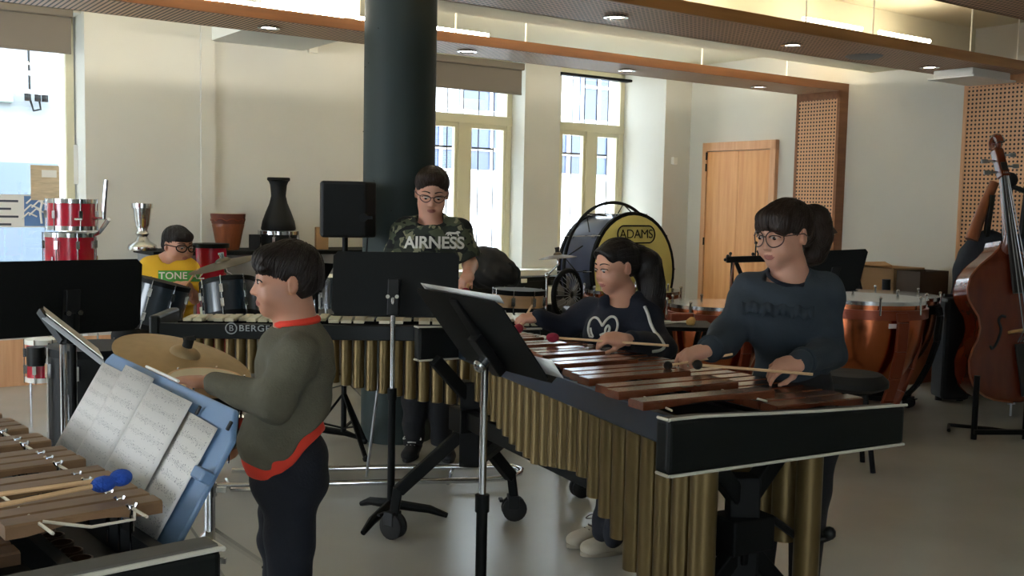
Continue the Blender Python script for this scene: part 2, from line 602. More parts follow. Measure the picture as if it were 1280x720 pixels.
# window wall: solid part between the windows, pier, corner pilaster, sills
LWX0, LWX1 = 0.55, 1.885
struct(rbx((-5.2, LWX0, YB, 9.2, 0, CEIL), (LWX1, 4.72, YB, 9.2, 0, CEIL), (4.72, 5.126, YP, 9.2, 0, CEIL),
           (6.219, 6.66, YP, 9.2, 0, CEIL), (6.62, 6.80, 8.86, 9.2, 0, CEIL), (7.742, 9.2, YB, 9.2, 0, CEIL),
           (LWX0, LWX1, 8.4, 9.2, 0, 0.74), (5.12, 7.75, YP, 9.2, 0, 0.70), (LWX0, LWX1, 8.35, 9.2, 2.75, CEIL), (5.12, 7.75, 8.8, 9.2, 2.86, CEIL)
           ).build('wall_back', 'wall', room=True))
struct(rbx((2.75, 2.86, YB - 0.03, YB, 0, CEIL)).build('trim_1', 'wall', room=True))

_x0, _z = onY(263, 51, 8.256); _x1, _ = onY(378, 62, 8.256)
struct(rbx((_x0, _x1, 7.2, YB, _z, CEIL)).build('trim_2', 'wall_white', room=True))
struct(rbx((4.75, 7.74, 8.45, YP, 0.69, 0.745)).build('trim_3', 'wall_white', room=True))
# right hand wall, unseen rear and side walls, each with an opening added for sky light
struct(rbx((XR, 9.2, -3.2, 9.2, 0, CEIL)).build('wall_right', 'wall', room=True))
struct(rbx((-5.2, -5, -3.2, 4.0, 0, CEIL), (-5.2, -5, 6.8, 9.2, 0, CEIL), (-5.2, -5, 4.0, 6.8, 0, 0.8), (-5.2, -5, 4.0, 6.8, 2.6, CEIL)).build('wall_left', 'wall', room=True))
struct(rbx((-5.2, -2.4, -3.2, -3, 0, CEIL), (-1.0, 9.2, -3.2, -3, 0, CEIL), (-2.4, -1.0, -3.2, -3, 0, 0.9), (-2.4, -1.0, -3.2, -3, 2.5, CEIL)).build('wall_front', 'wall', room=True))
struct(rbx((XR - 0.015, XR, -3, 6.9, 0, 0.09), (XR - 0.015, XR, 8.1, YB, 0, 0.09)).build('baseboard_right', 'beech', room=True))
struct(rbx((-5, 1.885, YB - 0.015, YB, 0, 0.34), (1.885, 4.72, YB - 0.015, YB, 0, 0.34)).build('baseboard_back', 'beech', room=True))

# windows
def window(n, x0, x1, y, z0, z1, xm, ztr, deep=0.06):
    fr = MB(); w = 0.06
    fr.bx(x0, x0 + w, y, y + deep, z0, z1); fr.bx(x1 - w, x1, y, y + deep, z0, z1)
    fr.bx(x0, x1, y, y + deep, z0, z0 + w); fr.bx(x0, x1, y, y + deep, z1 - w, z1)
    if ztr: fr.bx(x0, x1, y - 0.012, y + deep, ztr - 0.045, ztr + 0.045)
    if xm:
        fr.bx(xm - 0.065, xm + 0.065, y - 0.01, y + deep, z0, ztr)
        for a, b in ((x0 + w, xm - 0.065), (xm + 0.065, x1 - w)):
            for c, d in ((a, a + 0.035), (b - 0.035, b)): fr.bx(c, d, y + 0.005, y + deep, z0 + w, ztr)
            fr.bx(a, b, y + 0.005, y + deep, z0 + w, z0 + w + 0.06); fr.bx(a, b, y + 0.005, y + deep, ztr - 0.09, ztr - 0.04)
    o = struct(fr.build(f'window_{n}', 'cream_frame', room=True, bevel=0.004))
    p = MB(); p.bx(x0 + w, x1 - w, y + 0.028, y + 0.034, z0 + w, z1 - w)
    p.build('pane', 'glass', o, room=True)
    if xm:
        h = MB(); h.bar((xm, y - 0.03, 1.16), (xm, y - 0.03, 1.28), 0.018, 0.018); h.bar((xm, y - 0.03, 1.22), (xm, y, 1.22), 0.022, 0.03)
        h.build('window_handle', 'cream_frame', o, room=True, bevel=0.003)
    return o
window(1, LWX0, LWX1 - 0.01, 8.556, 0.74, 2.75, None, None)
window(2, 5.126, 6.219, YWN, 0.70, 2.86, 5.635, 2.245)
window(3, 6.80, 7.742, YWN, 0.70, 2.86, 7.275, 2.245)

# door in the side wall
dx = XR - 0.02
d0, d1, dh = 7.015, 8.017, 2.09
fr = MB()
fr.bx(dx - 0.03, XR, d0, d0 + 0.075, 0, dh); fr.bx(dx - 0.03, XR, d1 - 0.06, d1, 0, dh); fr.bx(dx - 0.03, XR, d0, d1, dh - 0.09, dh)
door = struct(fr.build('door_1', 'beech', room=True, bevel=0.003))
lf = MB(); lf.bx(dx - 0.012, XR, d0 + 0.08, d0 + 0.50, 0.01, dh - 0.095); lf.bx(dx - 0.012, XR, d0 + 0.504, d1 - 0.065, 0.01, dh - 0.095)
lf.build('door_leaf', 'door_wood', door, room=True)
for z in (1.95, 1.83, 1.05):
    h = MB(); h.cyl((dx - 0.03, d1 - 0.062, z - 0.04), (dx - 0.03, d1 - 0.062, z + 0.04), 0.009, 8); h.build('hinge', 'black_satin', door, room=True)

# suspended wooden frames: soffit + leg on the side wall
def soffit(name, y0, y1, x0, mfas, mpan, label, leg=True):
    t = thing(name, label, 'ceiling panel', W(4, (y0 + y1) / 2, 2.5))
    t['kind'] = 'structure'
    p = MB(); p.bx(x0, XR, y0 + 0.02, y1, 2.5, 2.515); p.build('panel', mpan, t, room=True)
    p = MB(); p.bx(x0, XR, y0, y0 + 0.02, 2.5, 2.57); p.bx(x0, XR, y1 - 0.02, y1, 2.5, 2.57); p.build('fascia', mfas, t, room=True)
    if leg:
        p = MB(); p.bx(8.0, XR, y0 + 0.0, y0 + 0.03, 0, 2.5); p.bx(8.0, XR, y1 - 0.03, y1, 0, 2.5); p.bx(8.0, XR, y0, y1, 2.43, 2.5); p.bx(8.0, XR, y0, y1, 0, 0.12)
        p.build('leg_frame', 'beech' if mfas == 'fascia' else 'fascia_red', t, room=True)
        p = MB(); p.bx(8.004, 8.03, y0 + 0.03, y1 - 0.03, 0.12, 2.43); p.build('perforated_panel', 'perf_wall', t, room=True)
    return t
soffit('wooden_soffit', 6.22, 6.72, -4.9, 'fascia_red', 'slats', 'slatted wooden ceiling strip nearest the window wall with its perforated leg beside the door')
soffit('wooden_soffit', 4.39, 4.99, -4.9, 'fascia', 'perf_floor', 'perforated wooden ceiling strip carrying the round speaker, its leg behind the double bass')
soffit('wooden_soffit', 2.66, 3.28, -4.9, 'fascia', 'perf_floor', 'dark perforated wooden ceiling strip at the top edge over the double bass', leg=False)
for x, y in ((3.9, 6.3), (4.5, 6.3), (6.3, 6.3), (7.35, 6.3), (5.35, 4.45), (6.1, 4.5), (7.2, 4.46), (7.9, 4.5), (3.2, 4.5)):
    r = MB(); r.cyl((x, y, 2.565), (x, y, CEIL), 0.006, 6)
    tag(r.build('hanger_rod', 'white_plastic', room=True), 'thin white rod hanging a wooden ceiling strip', 'rod', 'rods hanging the ceiling strips')
DL = [(2.6, 6.47, 'over the corner nearest the tall black drum'), (4.104, 6.47, 'above the first window blind beside the column'), (5.635, 6.47, 'above the pier between the two windows'), (7.22, 6.5, 'above the beech door'),
      (4.008, 4.715, 'first after the column on the perforated strip'), (5.548, 4.72, 'between the other spot and the round speaker'), (7.131, 4.742, 'next to the flat white box')]
for x, y, w in DL:
    t = thing('downlight', 'small round recessed ceiling spot ' + w, 'ceiling light', W(x, y, 2.5))
    a = MB(); a.lathe([(0.052, 0.0), (0.07, -0.004), (0.072, -0.012), (0.056, -0.014), (0.05, -0.004)], W(x, y, 2.5), n=24); a.build('ring', 'chrome', t, smooth=True)
    a = MB(); a.lathe([(0.0, -0.006), (0.05, -0.006), (0.05, 0.004), (0.0, 0.004)], W(x, y, 2.5), n=24); a.build('lens', 'lens', t)
t = thing('ceiling_speaker', 'round flat grey speaker grille in the perforated ceiling strip', 'speaker', W(6.338, 4.739, 2.5))
a = MB(); a.lathe([(0.0, -0.016), (0.10, -0.015), (0.125, -0.006), (0.13, 0.0)], W(6.338, 4.739, 2.5), n=36); a.build('grille', 'grey_plastic', t, smooth=True)
t = thing('air_unit', 'flat white box mounted under the ceiling strip above the double bass', 'ceiling unit', W(7.6, 4.7, 2.45))
a = MB(); a.bx(7.36, 7.88, 4.53, 4.86, 2.44, 2.498); a.build('housing', 'white_plastic', t, room=True, bevel=0.008)
a = MB(); a.bx(7.33, 7.91, 4.50, 4.89, 2.425, 2.44); a.build('cover', 'white_plastic', t, room=True, bevel=0.004)
# fluorescent tubes lying on top of the strips
def tubelight(x0, x1, y, label, grp=None, m='tube_light', z=2.565):
    t = thing('tube_light', label, 'tube light', W((x0 + x1) / 2, y, 2.6), grp)
    a = MB(); a.bx(x0, x1, y - 0.03, y + 0.03, z, z + .03); a.build('batten', 'white_plastic', t, room=True)
    a = MB(); a.cyl((x0 + 0.03, y, z + .057), (x1 - 0.03, y, z + .057), 0.014, 10); a.build('tube', m, t, room=True, smooth=True)
for i in range(7):
    tubelight(-0.3 + i * 1.16, 0.82 + i * 1.16, 6.45, 'long glowing tube laid on the strip by the window wall', 'tubes on the strip by the window wall', z=2.565 if i < 4 else 2.53)
tubelight(5.55, 6.22, 4.66, 'glowing tube end to end with another above the round speaker, further from the bass', m='tube_dim', z=2.605)
tubelight(6.36, 7.02, 4.66, 'glowing tube above the ceiling strip, nearer the double bass', m='tube_dim', z=2.605)
for i in range(4):
    tubelight(0.6 + i * 1.2, 1.7 + i * 1.2, 4.66, 'tube laid on top of the middle ceiling strip', 'tubes on the middle strip', 'tube_dim', 2.53)

# roller blinds
def blind(x0, x1, y, z0, z1, label, cloth=True):
    t = thing('roller_blind', label, 'blind', W((x0 + x1) / 2, y, z1))
    a = MB(); a.bx(x0, x1, y - 0.04, y + 0.05, z1 - (0.07 if cloth else 0.03), z1); a.build('cassette', 'blind' if cloth else 'black_satin', t, room=True, bevel=0.01)
    if cloth:
        a = MB(); a.bx(x0 + 0.01, x1 - 0.01, y, y + 0.004, z0, z1 - 0.06); a.build('cloth', 'blind', t, room=True)
        a = MB(); a.bx(x0 + 0.01, x1 - 0.01, y - 0.006, y + 0.01, z0 - 0.012, z0 + 0.012); a.build('bottom_rail', 'blind', t, room=True, bevel=0.003)
blind(0.4, 1.80, 8.24, 2.44, 2.76, 'taupe roller blind lowered over the window with posters')
blind(4.85, 6.13, 8.62, 2.50, 2.80, 'taupe roller blind lowered over the window beside the column')
blind(6.68, 7.66, 8.74, 2.74, 2.78, 'rolled-up dark blind over the window nearest the door', cloth=False)

# column
a = MB(); a.lathe([(0.209, 0), (0.209, 2.6)], (-0.674, 6.14, 0), n=64)
c = struct(a.build('column', 'column', smooth=True))
a = MB()
for k in range(16):
    an = radians(200 + random.uniform(-30, 80)); z = random.uniform(0.9, 2.45)
    a.ball((-0.674 + 0.209 * cos(an), 6.14 + 0.209 * sin(an), z), 0.004, 6)
a.build('bolt_holes', 'black_rubber', c)
a = MB(); a.lathe([(0.2, 2.6), (0.2, CEIL)], (-0.674, 6.14, 0), n=64); struct(a.build('column_head', 'column', smooth=True))

# little things on the walls
x, z = onY(390, 58, YB); t = MB(); t.bx(x - .04, x + .04, YB - 0.035, YB, z - .055, z + .055); tag(t.build('wall_sensor', 'white_plastic', room=True, bevel=0.006), 'small pale square sensor high on the wall beside the column', 'sensor')
t = MB(); t.bx(7.84, 7.90, YB - 0.05, YB, 1.86, 1.94); tag(t.build('wall_sensor', 'white_plastic', room=True, bevel=0.01), 'small white motion sensor on the pilaster above the bass drum', 'sensor')

# posters and papers on the window
M['sky_blue'] = mat('poster_blue', (92, 128, 178), 0.6)
M['poster_tan'] = mat('poster_tan', (196, 176, 146), 0.7, vary=0.22, vscale=9, stretch=(1, 1, 6))
M['ink'] = mat('dark_ink', (70, 74, 84), 0.8)
def plate(y, px0, px1, py0, py1, th=0.004):
    x0, z1 = onY(px0, py0, y); x1, _ = onY(px1, py0, y); _, z0 = onY(px0, py1, y)
    m = MB(); m.bx(x0, x1, y, y + th, z0, z1); return m, x0, x1, z0, z1
m, x0, x1, z0, z1 = plate(8.522, 38, 74, 206, 250)
p = tag(m.build('poster', 'poster_tan', room=True), 'tan landscape poster stuck on the window pane', 'poster')
a = MB(); a.bx(x0 + (x1 - x0) * .38, x1 - 0.02, 8.518, 8.521, z1 - 0.09, z1 - 0.035); a.build('caption', 'paper', p, room=True)
m, x0, x1, z0, z1 = plate(8.545, -30, 57, 242, 284)
p = tag(m.build('window_sign', 'paper', room=True), 'white notice with a blue end panel on the window pane', 'sign')
bx0, _ = onY(30, 242, 8.54); a = MB(); a.bx(bx0, x1 - .004, 8.541, 8.544, z0 + .01, z1 - .01); a.build('blue_panel', 'sky_blue', p, room=True)
a = MB()
for k in range(5):
    cx = bx0 + (x1 - bx0) * (0.25 + 0.12 * k); zz = z0 + (z1 - z0) * (0.25 + 0.12 * ((k * 2) % 5))
    a.tube([(cx - 0.06, 8.539, zz), (cx - 0.01, 8.539, zz + 0.05), (cx + 0.05, 8.539, zz + 0.02)], 0.007, 6)
a.tube([(bx0 + .12, 8.539, z0 + .03), (bx0 + .11, 8.539, (z0 + z1) / 2), (bx0 + .13, 8.539, z1 - .03)], 0.009, 6)
a.build('white_drawing', 'paper', p, room=True)
a = MB()
for k in range(4):
    zz = z1 - 0.05 - k * 0.058; a.bx(x0 + 0.02 + 0.03 * (k % 2), bx0 - 0.04 - 0.05 * (k % 2), 8.5435, 8.5445, zz - 0.008, zz + 0.008)
a.build('notice_lines', 'ink', p, room=True)
m, x0, x1, z0, z1 = plate(8.50, 92, 105, 181, 230)
p = tag(m.build('paper_sheet', 'paper', room=True), 'white sheets pinned to the frame of the poster window', 'paper')

# outside
M['facade'] = mat('white_render', (206, 210, 212), 0.9, vary=0.09, vscale=2.0, bump=0.1, bscale=8)
M['house_wall'] = mat('weathered_render', (118, 124, 127), 0.9, vary=0.16, vscale=2.4, bump=0.15, bscale=8)
M['facade_blue'] = mat('blue_grey_glazing', (36, 50, 74), 0.3, vary=0.3, vscale=1.2)
M['grey_band'] = mat('pale_grey_render', (84, 96, 108), 0.9)
M['asphalt'] = mat('pale_asphalt', (190, 188, 184), 0.9)
struct(rbx((-14, 24, 9.2, 20, -0.2, -0.1)).build('street', 'asphalt', room=True))
t = thing('rendered_house', 'pale rendered house wall seen through the poster window', 'building', W(1, 12.2, 0))
rbx((-6, 3.6, 12.2, 13, -0.1, 7)).build('wall', 'house_wall', t, room=True)
rbx((-6, 3.58, 12.17, 12.2, 0.0, 1.73)).build('plinth', 'grey_band', t, room=True)
t = thing('insulator_bracket', 'dark cluster of insulators and looped cable on the house wall outside', 'insulator', W(1.7, 12.1, 2.5))
x, z = onY(36, 62, 12.1); x2, z2 = onY(38, 124, 12.1)
a = MB(); a.tube([(x, 12.15, z + 2), (x, 12.12, z), (x2, 12.12, z2), (x2 + .03, 12.1, z2 - .12), (x2 + .1, 12.1, z2 - .1), (x2 + .08, 12.1, z2 + .05)], 0.012, 6)
for q in (-0.03, 0.07, 0.14): a.cyl((x2 + q, 12.08, z2 - .02), (x2 + q, 12.08, z2 + 0.09), 0.032, 8)
a.build('cable', 'black_satin', t, room=True, smooth=True)
x, z = onY(-3, 112, 12.1); x2, z2 = onY(17, 128, 12.1)
a = MB(); a.bx(x, x2, 12.1, 12.2, z2, z); tag(a.build('meter_box', mat('green_grey_box', (120, 136, 128), .7), room=True, bevel=.01), 'green-grey box on the house wall outside', 'box')
for i, py in enumerate((86, 109)):
    xa, za = onY(-60, py - 6, 11.9); xb, zb = onY(150, py + 12, 11.9)
    a = MB(); a.tube([(xa, 11.9, za), ((xa + xb) / 2, 11.9, (za + zb) / 2 - .03), (xb, 11.9, zb)], 0.022, 6)
    tag(a.build('overhead_cable', 'wall_white', room=True, smooth=True), 'white cable strung outside the poster window, ' + ('higher of the two' if i == 0 else 'lower of the two'), 'cable')
struct(rbx((3.7, 16, 12.6, 12.8, -0.1, 1.88)).build('boundary_wall', 'facade', room=True))
t = thing('glazed_building', 'white building with a blue-grey glazed front across the street', 'building', W(10, 15, 0))
rbx((3.65, 20, 15.2, 16, -0.1, 7)).build('wall', 'facade', t, room=True)
for (x0, x1, z0, z1) in ((8.7, 9.5, 1.9, 2.75), (9.65, 10.6, 1.9, 2.75), (11.4, 12.2, 1.9, 2.75), (12.4, 13.1, 1.9, 2.75), (9.5, 10.7, 2.95, 4.2), (12.1, 13.3, 2.95, 4.2)):
    a = MB(); a.bx(x0, x1, 15.14, 15.2, z0, z1); f = a.build('window', 'facade_blue', t, room=True)
    a = MB()
    nx = max(2, int((x1 - x0) / 0.4))
    for k in range(nx + 1): xx = x0 + (x1 - x0) * k / nx; a.bx(xx - .02, xx + .02, 15.1, 15.14, z0, z1)
    for k in range(3): zz = z0 + (z1 - z0) * k / 2; a.bx(x0, x1, 15.1, 15.14, zz - .025, zz + .025)
    a.build('glazing_bars', 'facade', f, room=True)
for n, (x0, x1) in enumerate(((5.2, 6.15), (6.85, 7.7))):
    t = thing('window_grille', 'thin iron security bars outside the window ' + ('beside the column' if n == 0 else 'nearest the door'), 'grille', W((x0 + x1) / 2, 9.15, 1))
    a = MB()
    for k in range(6): a.cyl((x0 + (x1 - x0) * k / 5, 9.15, 0.75), (x0 + (x1 - x0) * k / 5, 9.15, 2.9), 0.006, 6)
    for z in (0.8, 1.97, 2.82): a.bar((x0, 9.15, z), (x1, 9.15, z), 0.012, 0.02)
    a.build('bars', 'black_satin', t, room=True)
# ================================================================== instruments
M['rosewood'] = wood('rosewood_bars', (76, 38, 25), (116, 64, 41), 0, 0.27, coat=0.5, squash=10)
M['light_bar'] = wood('pale_hardwood_bars', (112, 84, 58), (136, 104, 74), 0, 0.5, squash=10)
M['dark_bar'] = wood('dark_hardwood_bars', (70, 50, 34), (92, 68, 48), 0, 0.5, squash=10)
M['bar_reflection'] = mat('pale_reflection_bars', (206, 198, 168), 0.32, metal=0.2, coat=0.3)  # reflection of wall and windows painted into the bar colour
M['gold_tube'] = mat('brushed_gold_resonator', (112, 94, 60), 0.42, metal=0.7, vary=0.05, vscale=20)
M['rail_sheen'] = mat('black_rail_blue_sheen', (24, 42, 62), 0.32)  # bluish sheen of a black rail put into its colour
M['black_board'] = mat('black_end_board', (8, 12, 12), 0.45, spec=0.3)
M['trim_white'] = mat('white_piping', (196, 192, 178), 0.5)
M['felt'] = mat('grey_felt', (96, 92, 86), 0.95, bump=0.1)
M['cord'] = mat('cream_cord', (214, 204, 184), 0.8)
M['logo_white'] = mat('pale_lettering', (150, 154, 154), 0.6)
M['copper'] = mat('polished_copper', (196, 112, 74), 0.22, metal=1.0, vary=0.06, vscale=5)
M['copper_paint'] = mat('red_copper_paint', (130, 62, 40), 0.3, metal=0.5)
M['skin_head'] = mat('calf_drum_head', (214, 202, 172), 0.6, vary=0.04)
M['drum_white'] = mat('white_drum_head', (224, 222, 214), 0.5)
M['yellow_head'] = mat('yellowed_drum_head', (220, 206, 118), 0.55, vary=0.05, vscale=3)
M['red_drum'] = mat('red_lacquer', (170, 12, 40), 0.22, coat=0.5, vary=0.04)
M['blue_drum'] = mat('dark_blue_lacquer', (22, 36, 46), 0.28, coat=0.4)
M['bass_shell'] = mat('blue_grey_drum_shell', (62, 70, 92), 0.3, coat=0.4)
M['bronze'] = mat('bronze_cymbal', (176, 154, 118), 0.5, metal=0.55, vary=0.06, vscale=30)
M['dark_bronze'] = mat('dark_bronze_cymbal', (92, 82, 66), 0.5, metal=0.7, vary=0.08, vscale=30)
M['blue_plastic'] = mat('blue_plastic_desk', (100, 128, 162), 0.45, vary=0.04)
M['maple'] = wood('maple', (196, 152, 104), (216, 174, 126), 0, 0.4)
M['birch'] = mat('birch_handle', (214, 176, 132), 0.45)
M['crimson'] = mat('crimson_yarn', (140, 26, 50), 0.9, bump=0.5, bscale=260)
M['black_yarn'] = mat('black_yarn', (26, 24, 22), 0.9, bump=0.4, bscale=260)
M['blue_yarn'] = mat('blue_yarn', (34, 76, 168), 0.9, bump=0.6, bscale=240)
M['tan_yarn'] = mat('tan_felt', (206, 164, 96), 0.9)
M['bass_wood'] = wood('red_brown_varnish', (78, 29, 14), (112, 46, 22), 2, 0.22, coat=0.6, squash=5)
M['ebony'] = mat('ebony', (22, 18, 16), 0.35)
M['pale_wood'] = mat('pale_bridge_wood', (204, 160, 104), 0.5)
M['navy_bag'] = mat('navy_padded_cloth', (22, 30, 42), 0.85, bump=0.25, bscale=30)
M['black_bag'] = mat('black_nylon', (11, 12, 13), 0.8, bump=0.3, bscale=24)
M['brown_wood'] = wood('brown_goblet_wood', (118, 62, 34), (146, 82, 46), 2, 0.4)
M['cardboard'] = mat('cardboard', (168, 132, 92), 0.85, vary=0.06)
M['dark_brown'] = mat('dark_brown_box', (62, 48, 36), 0.6)
M['grey_case'] = mat('grey_case_panel', (138, 140, 142), 0.5)
M['black_case'] = mat('black_case_panel', (12, 14, 15), 0.6, bump=0.1, spec=0.3)

def staves(name, seed, dark=.55):
    """printed music: five-line staves with rows of small dark notes (object x across, y up the page)"""
    t = NT(name)
    tc = t.n('ShaderNodeTexCoord').outputs['UV']
    sp = t.n('ShaderNodeSeparateXYZ'); t.l(tc, sp.inputs[0])
    v = t.math('MULTIPLY', sp.outputs[1], 9.0)
    fr = t.math('FRACT', v)
    ins = t.math('MULTIPLY', t.math('GREATER_THAN', fr, 0.28), t.math('LESS_THAN', fr, 0.66))
    ln = t.math('LESS_THAN', t.math('FRACT', t.math('MULTIPLY', fr, 12.0)), 0.2)
    cmb = t.n('ShaderNodeCombineXYZ'); t.l(t.math('MULTIPLY', sp.outputs[0], 34.0), cmb.inputs[0]); t.l(t.math('MULTIPLY', v, 5.5), cmb.inputs[1]); cmb.inputs[2].default_value = seed
    vo = t.n('ShaderNodeTexVoronoi', i_Scale=1.0); t.l(cmb.outputs[0], vo.inputs['Vector'])
    wide = t.math('MULTIPLY', t.math('GREATER_THAN', fr, 0.16), t.math('LESS_THAN', fr, 0.8))
    no = t.math('MULTIPLY', t.math('LESS_THAN', vo.outputs['Distance'], 0.27), wide)
    mx = t.math('MULTIPLY', t.math('LESS_THAN', sp.outputs[0], 0.93), t.math('GREATER_THAN', sp.outputs[0], 0.07))
    k = t.math('MULTIPLY', mx, t.math('MAXIMUM', t.math('MULTIPLY', t.math('MULTIPLY', ln, ins), 0.42), t.math('MULTIPLY', no, dark)))
    t.l(t.mix(k, rgb((214, 210, 206)), rgb((84, 84, 92))), t.b.inputs['Base Color'])
    t.b.inputs['Roughness'].default_value = 0.75
    return t.m
M['music_1'] = staves('printed_music', 1.3)
M['music_2'] = staves('printed_music_dense', 7.7, .85)

def sheet(name, a, ex, ey, w, h, m, label, curl=0.0):
    """a sheet of paper from its lower left corner a, with UVs for the print"""
    a, ex, ey = Vector(a), Vector(ex).normalized(), Vector(ey).normalized(); nz = ex.cross(ey)
    mb = MB(); N = 8
    mb.grid(N, 2, lambda u, v: a + ex * (u * w) + ey * (v * h) + nz * (curl * sin(pi * u)))
    o = mb.build(name, m, smooth=True)
    uv = o.data.uv_layers.new(name='page')
    for lp in o.data.loops:
        d = o.data.vertices[lp.vertex_index].co - a
        uv.data[lp.index].uv = (d.dot(ex) / w, d.dot(ey) / h)
    md = o.modifiers.new('thickness', 'SOLIDIFY'); md.thickness = 0.0008
    return tag(o, label, 'sheet music')

def caster(p, parent, r=0.05, yaw=0.0):
    p = Vector(p); d = Vector((cos(yaw), sin(yaw), 0)); sd = Vector((-sin(yaw), cos(yaw), 0))
    a = MB(); c = Vector((p.x, p.y, r))
    for s_ in (-1, 1): a.lathe([(0.0, -0.011), (r * .8, -0.011), (r, -0.006), (r, 0.006), (r * .8, 0.011), (0, 0.011)], c + sd * (0.017 * s_), sd, 20)
    w = a.build('caster', 'black_rubber', parent, smooth=True)
    a = MB(); a.box(c + Vector((0, 0, r * .55)) + d * .005, (0.05, 0.062, r * 1.1), yaw); a.cyl(c + Vector((0, 0, r * .9)), c + Vector((0, 0, r * 1.9)), 0.012, 8)
    a.box(c + d * (r + .004) + Vector((0, 0, r * .7)), (.02, .05, .012), yaw)
    a.build('fork', 'black_plastic', w, bevel=0.005)

SHARP = {'C', 'D', 'F', 'G', 'A'}
class Keys:
    def __init__(s, O, U, V):
        s.O = Vector(O); s.U = Vector(U).normalized(); s.V = Vector(V).normalized()
    def p(s, u, v, z): return s.O + s.U * u + s.V * v + Vector((0, 0, z - s.O.z))
    def bar(s, mb, u0, u1, v, w, z, h):
        a, b = s.p(u0, v, z - h / 2), s.p(u1, v, z - h / 2)
        # profile across the bar: bevelled edges and an arched underside along the length
        n = 8; vs, fs = [], []
        for i in range(n + 1):
            f = i / n; c = s.p(u0 + (u1 - u0) * f, v, z)
            arch = h * 0.45 * max(0, 1 - ((f - .5) / .32) ** 2)
            for q, zz in ((-.5, 0.86), (-.42, 1.0), (.42, 1.0), (.5, 0.86)):
                vs.append(c + s.V * (q * w) + Vector((0, 0, -h + h * zz)))
            for q in (.5, -.5): vs.append(c + s.V * (q * w) + Vector((0, 0, -h + arch)))
        for i in range(n):
            for k in range(6):
                k2 = (k + 1) % 6
                fs.append((i * 6 + k, i * 6 + k2, (i + 1) * 6 + k2, (i + 1) * 6 + k))
        fs.append(tuple(range(6))[::-1]); fs.append(tuple(n * 6 + k for k in range(6)))
        mb.add(vs, fs)
    def layout(s, n, first, v0, p0, p1):
        order = 'CDEFGAB'; i0 = order.index(first); v = v0; nat, acc = [], []
        for i in range(n):
            p = p0 + (p1 - p0) * i / max(1, n - 1)
            nat.append((v + p / 2, p)); v += p
            if order[(i0 + i) % 7] in SHARP and i < n - 1: acc.append((v, p, False))
            elif i < n - 1: acc.append((v, p, True))
        return nat, acc, v

def board(k, t, u0, u1, v, th, prof, zb):
    """end board in the U-z plane with white piping round its edges; prof: (u,z) of its top edge"""
    poly = [(u0, zb), (u1, zb)] + [(u, z) for u, z in prof[::-1]]
    a = MB(); a.prism([(u, z) for u, z in poly], k.p(0, v, 0), k.U, Vector((0, 0, 1)), k.V * th)
    b = a.build('end_board', 'black_board', t, bevel=0.012, seg=3)
    a = MB()
    for vv in (v - 0.002,):
        a.tube([k.p(u, vv, z + .002) for u, z in prof], 0.0042, 6)
        a.tube([k.p(u0 + .004, vv, zb + .001), k.p(u1 - .004, vv, zb + .001)], 0.0042, 6)
    for u, z in ((prof[0][0] - .001, prof[0][1]), (u0 - .001, zb + .002)):
        a.tube([k.p(u, v - .002, z), k.p(u, v + th * .8, z)], 0.0042, 6)
    a.build('piping', 'trim_white', b, smooth=True)
    return b

# ---------------------------------------------------------------- big marimba played by the two girls
k = Keys((.355, 2.508, 0), (.868, .497, 0), (-.497, .868, 0))
base = k.p(.43, .9, 0)
t = thing('marimba', 'large rosewood marimba with black end boards and gold tubes, played by both girls', 'marimba', base)
nat, acc, vend = k.layout(31, 'A', 0.065, 0.074, 0.040)
UL = lambda v: .02 + .16 * v + .075 * v * v
UC = lambda v: .48 - .01 * v
UR = lambda v: .805 - .04 * v - .028 * v * v
for v, p in nat:
    a = MB(); k.bar(a, UC(v) - .01, UR(v), v, p * .88, .868, .022); a.build('bar', 'rosewood', t)
for v, p, gap in acc:
    if not gap:
        a = MB(); k.bar(a, UL(v), UC(v) + .015, v, p * .88, .905, .022); a.build('bar', 'rosewood', t)
    else:
        a = MB(); a.bar(k.p(UL(v) + .1, v, .868), k.p(UC(v) - .05, v, .868), .03, .006); a.build('cross_piece', 'black_satin', t)
rl = lambda v: .185 + .122 * v
a = MB(); a.bar(k.p(rl(.02), .02, .797), k.p(rl(1.84), 1.84, .797), .03, .085); a.build('rail', 'rail_sheen', t, bevel=.005)
a = MB()
for u0, u1 in ((.46, .47), (.54, .50), (.76, .66)): a.bar(k.p(u0, .02, .80), k.p(u1, 1.84, .80), .024, .06)
build_each(a, 'inner_rail', 'black_satin', t)
a = MB()
for u0, u1 in ((UL(.1) + .07, UL(1.7) + .05), (.43, .43), (.53, .52), (.745, .66)):
    a.tube([k.p(u0 + (u1 - u0) * f / 12, .07 + 1.66 * f / 12 if f else .07, (.885 if u0 < .5 else .85)) for f in range(13)], .003, 5)
build_each(a, 'cord', 'cord', t)
board(k, t, 0.0, .832, -.055, .055, [(0.0, .893), (.10, .893), (.50, .874), (.832, .864)], .755)
board(k, t, .215, .80, 1.845, .05, [(.215, .893), (.47, .886), (.49, .868), (.80, .862)], .755)
def zfront(v): return float(np.interp(v, [.1, .3, .43, .55, .63, .71, .81, 1.0, 1.17, 1.35, 1.8], [.10, .18, .29, .39, .43, .47, .53, .50, .47, .49, .60]))
tv, v = [], .06
while v < 1.80:
    sp = .094 - .020 * v; tv.append((v + sp / 2, sp)); v += sp
for v, sp in tv:
    r = sp * .40
    for u, zb in ((rl(v) + .055, zfront(v)), ((UC(v) + UR(v)) / 2, float(np.interp(v, [.05, .2, .35, 1.0, 1.8], [.20, .44, .52, .55, .62])))):
        a = MB(); a.lathe([(r * .9, .745), (r, .745), (r, zb), (r * .6, zb - .004), (0, zb - .004)], k.p(u, v, 0), n=22); a.build('resonator', 'gold_tube', t, smooth=True)
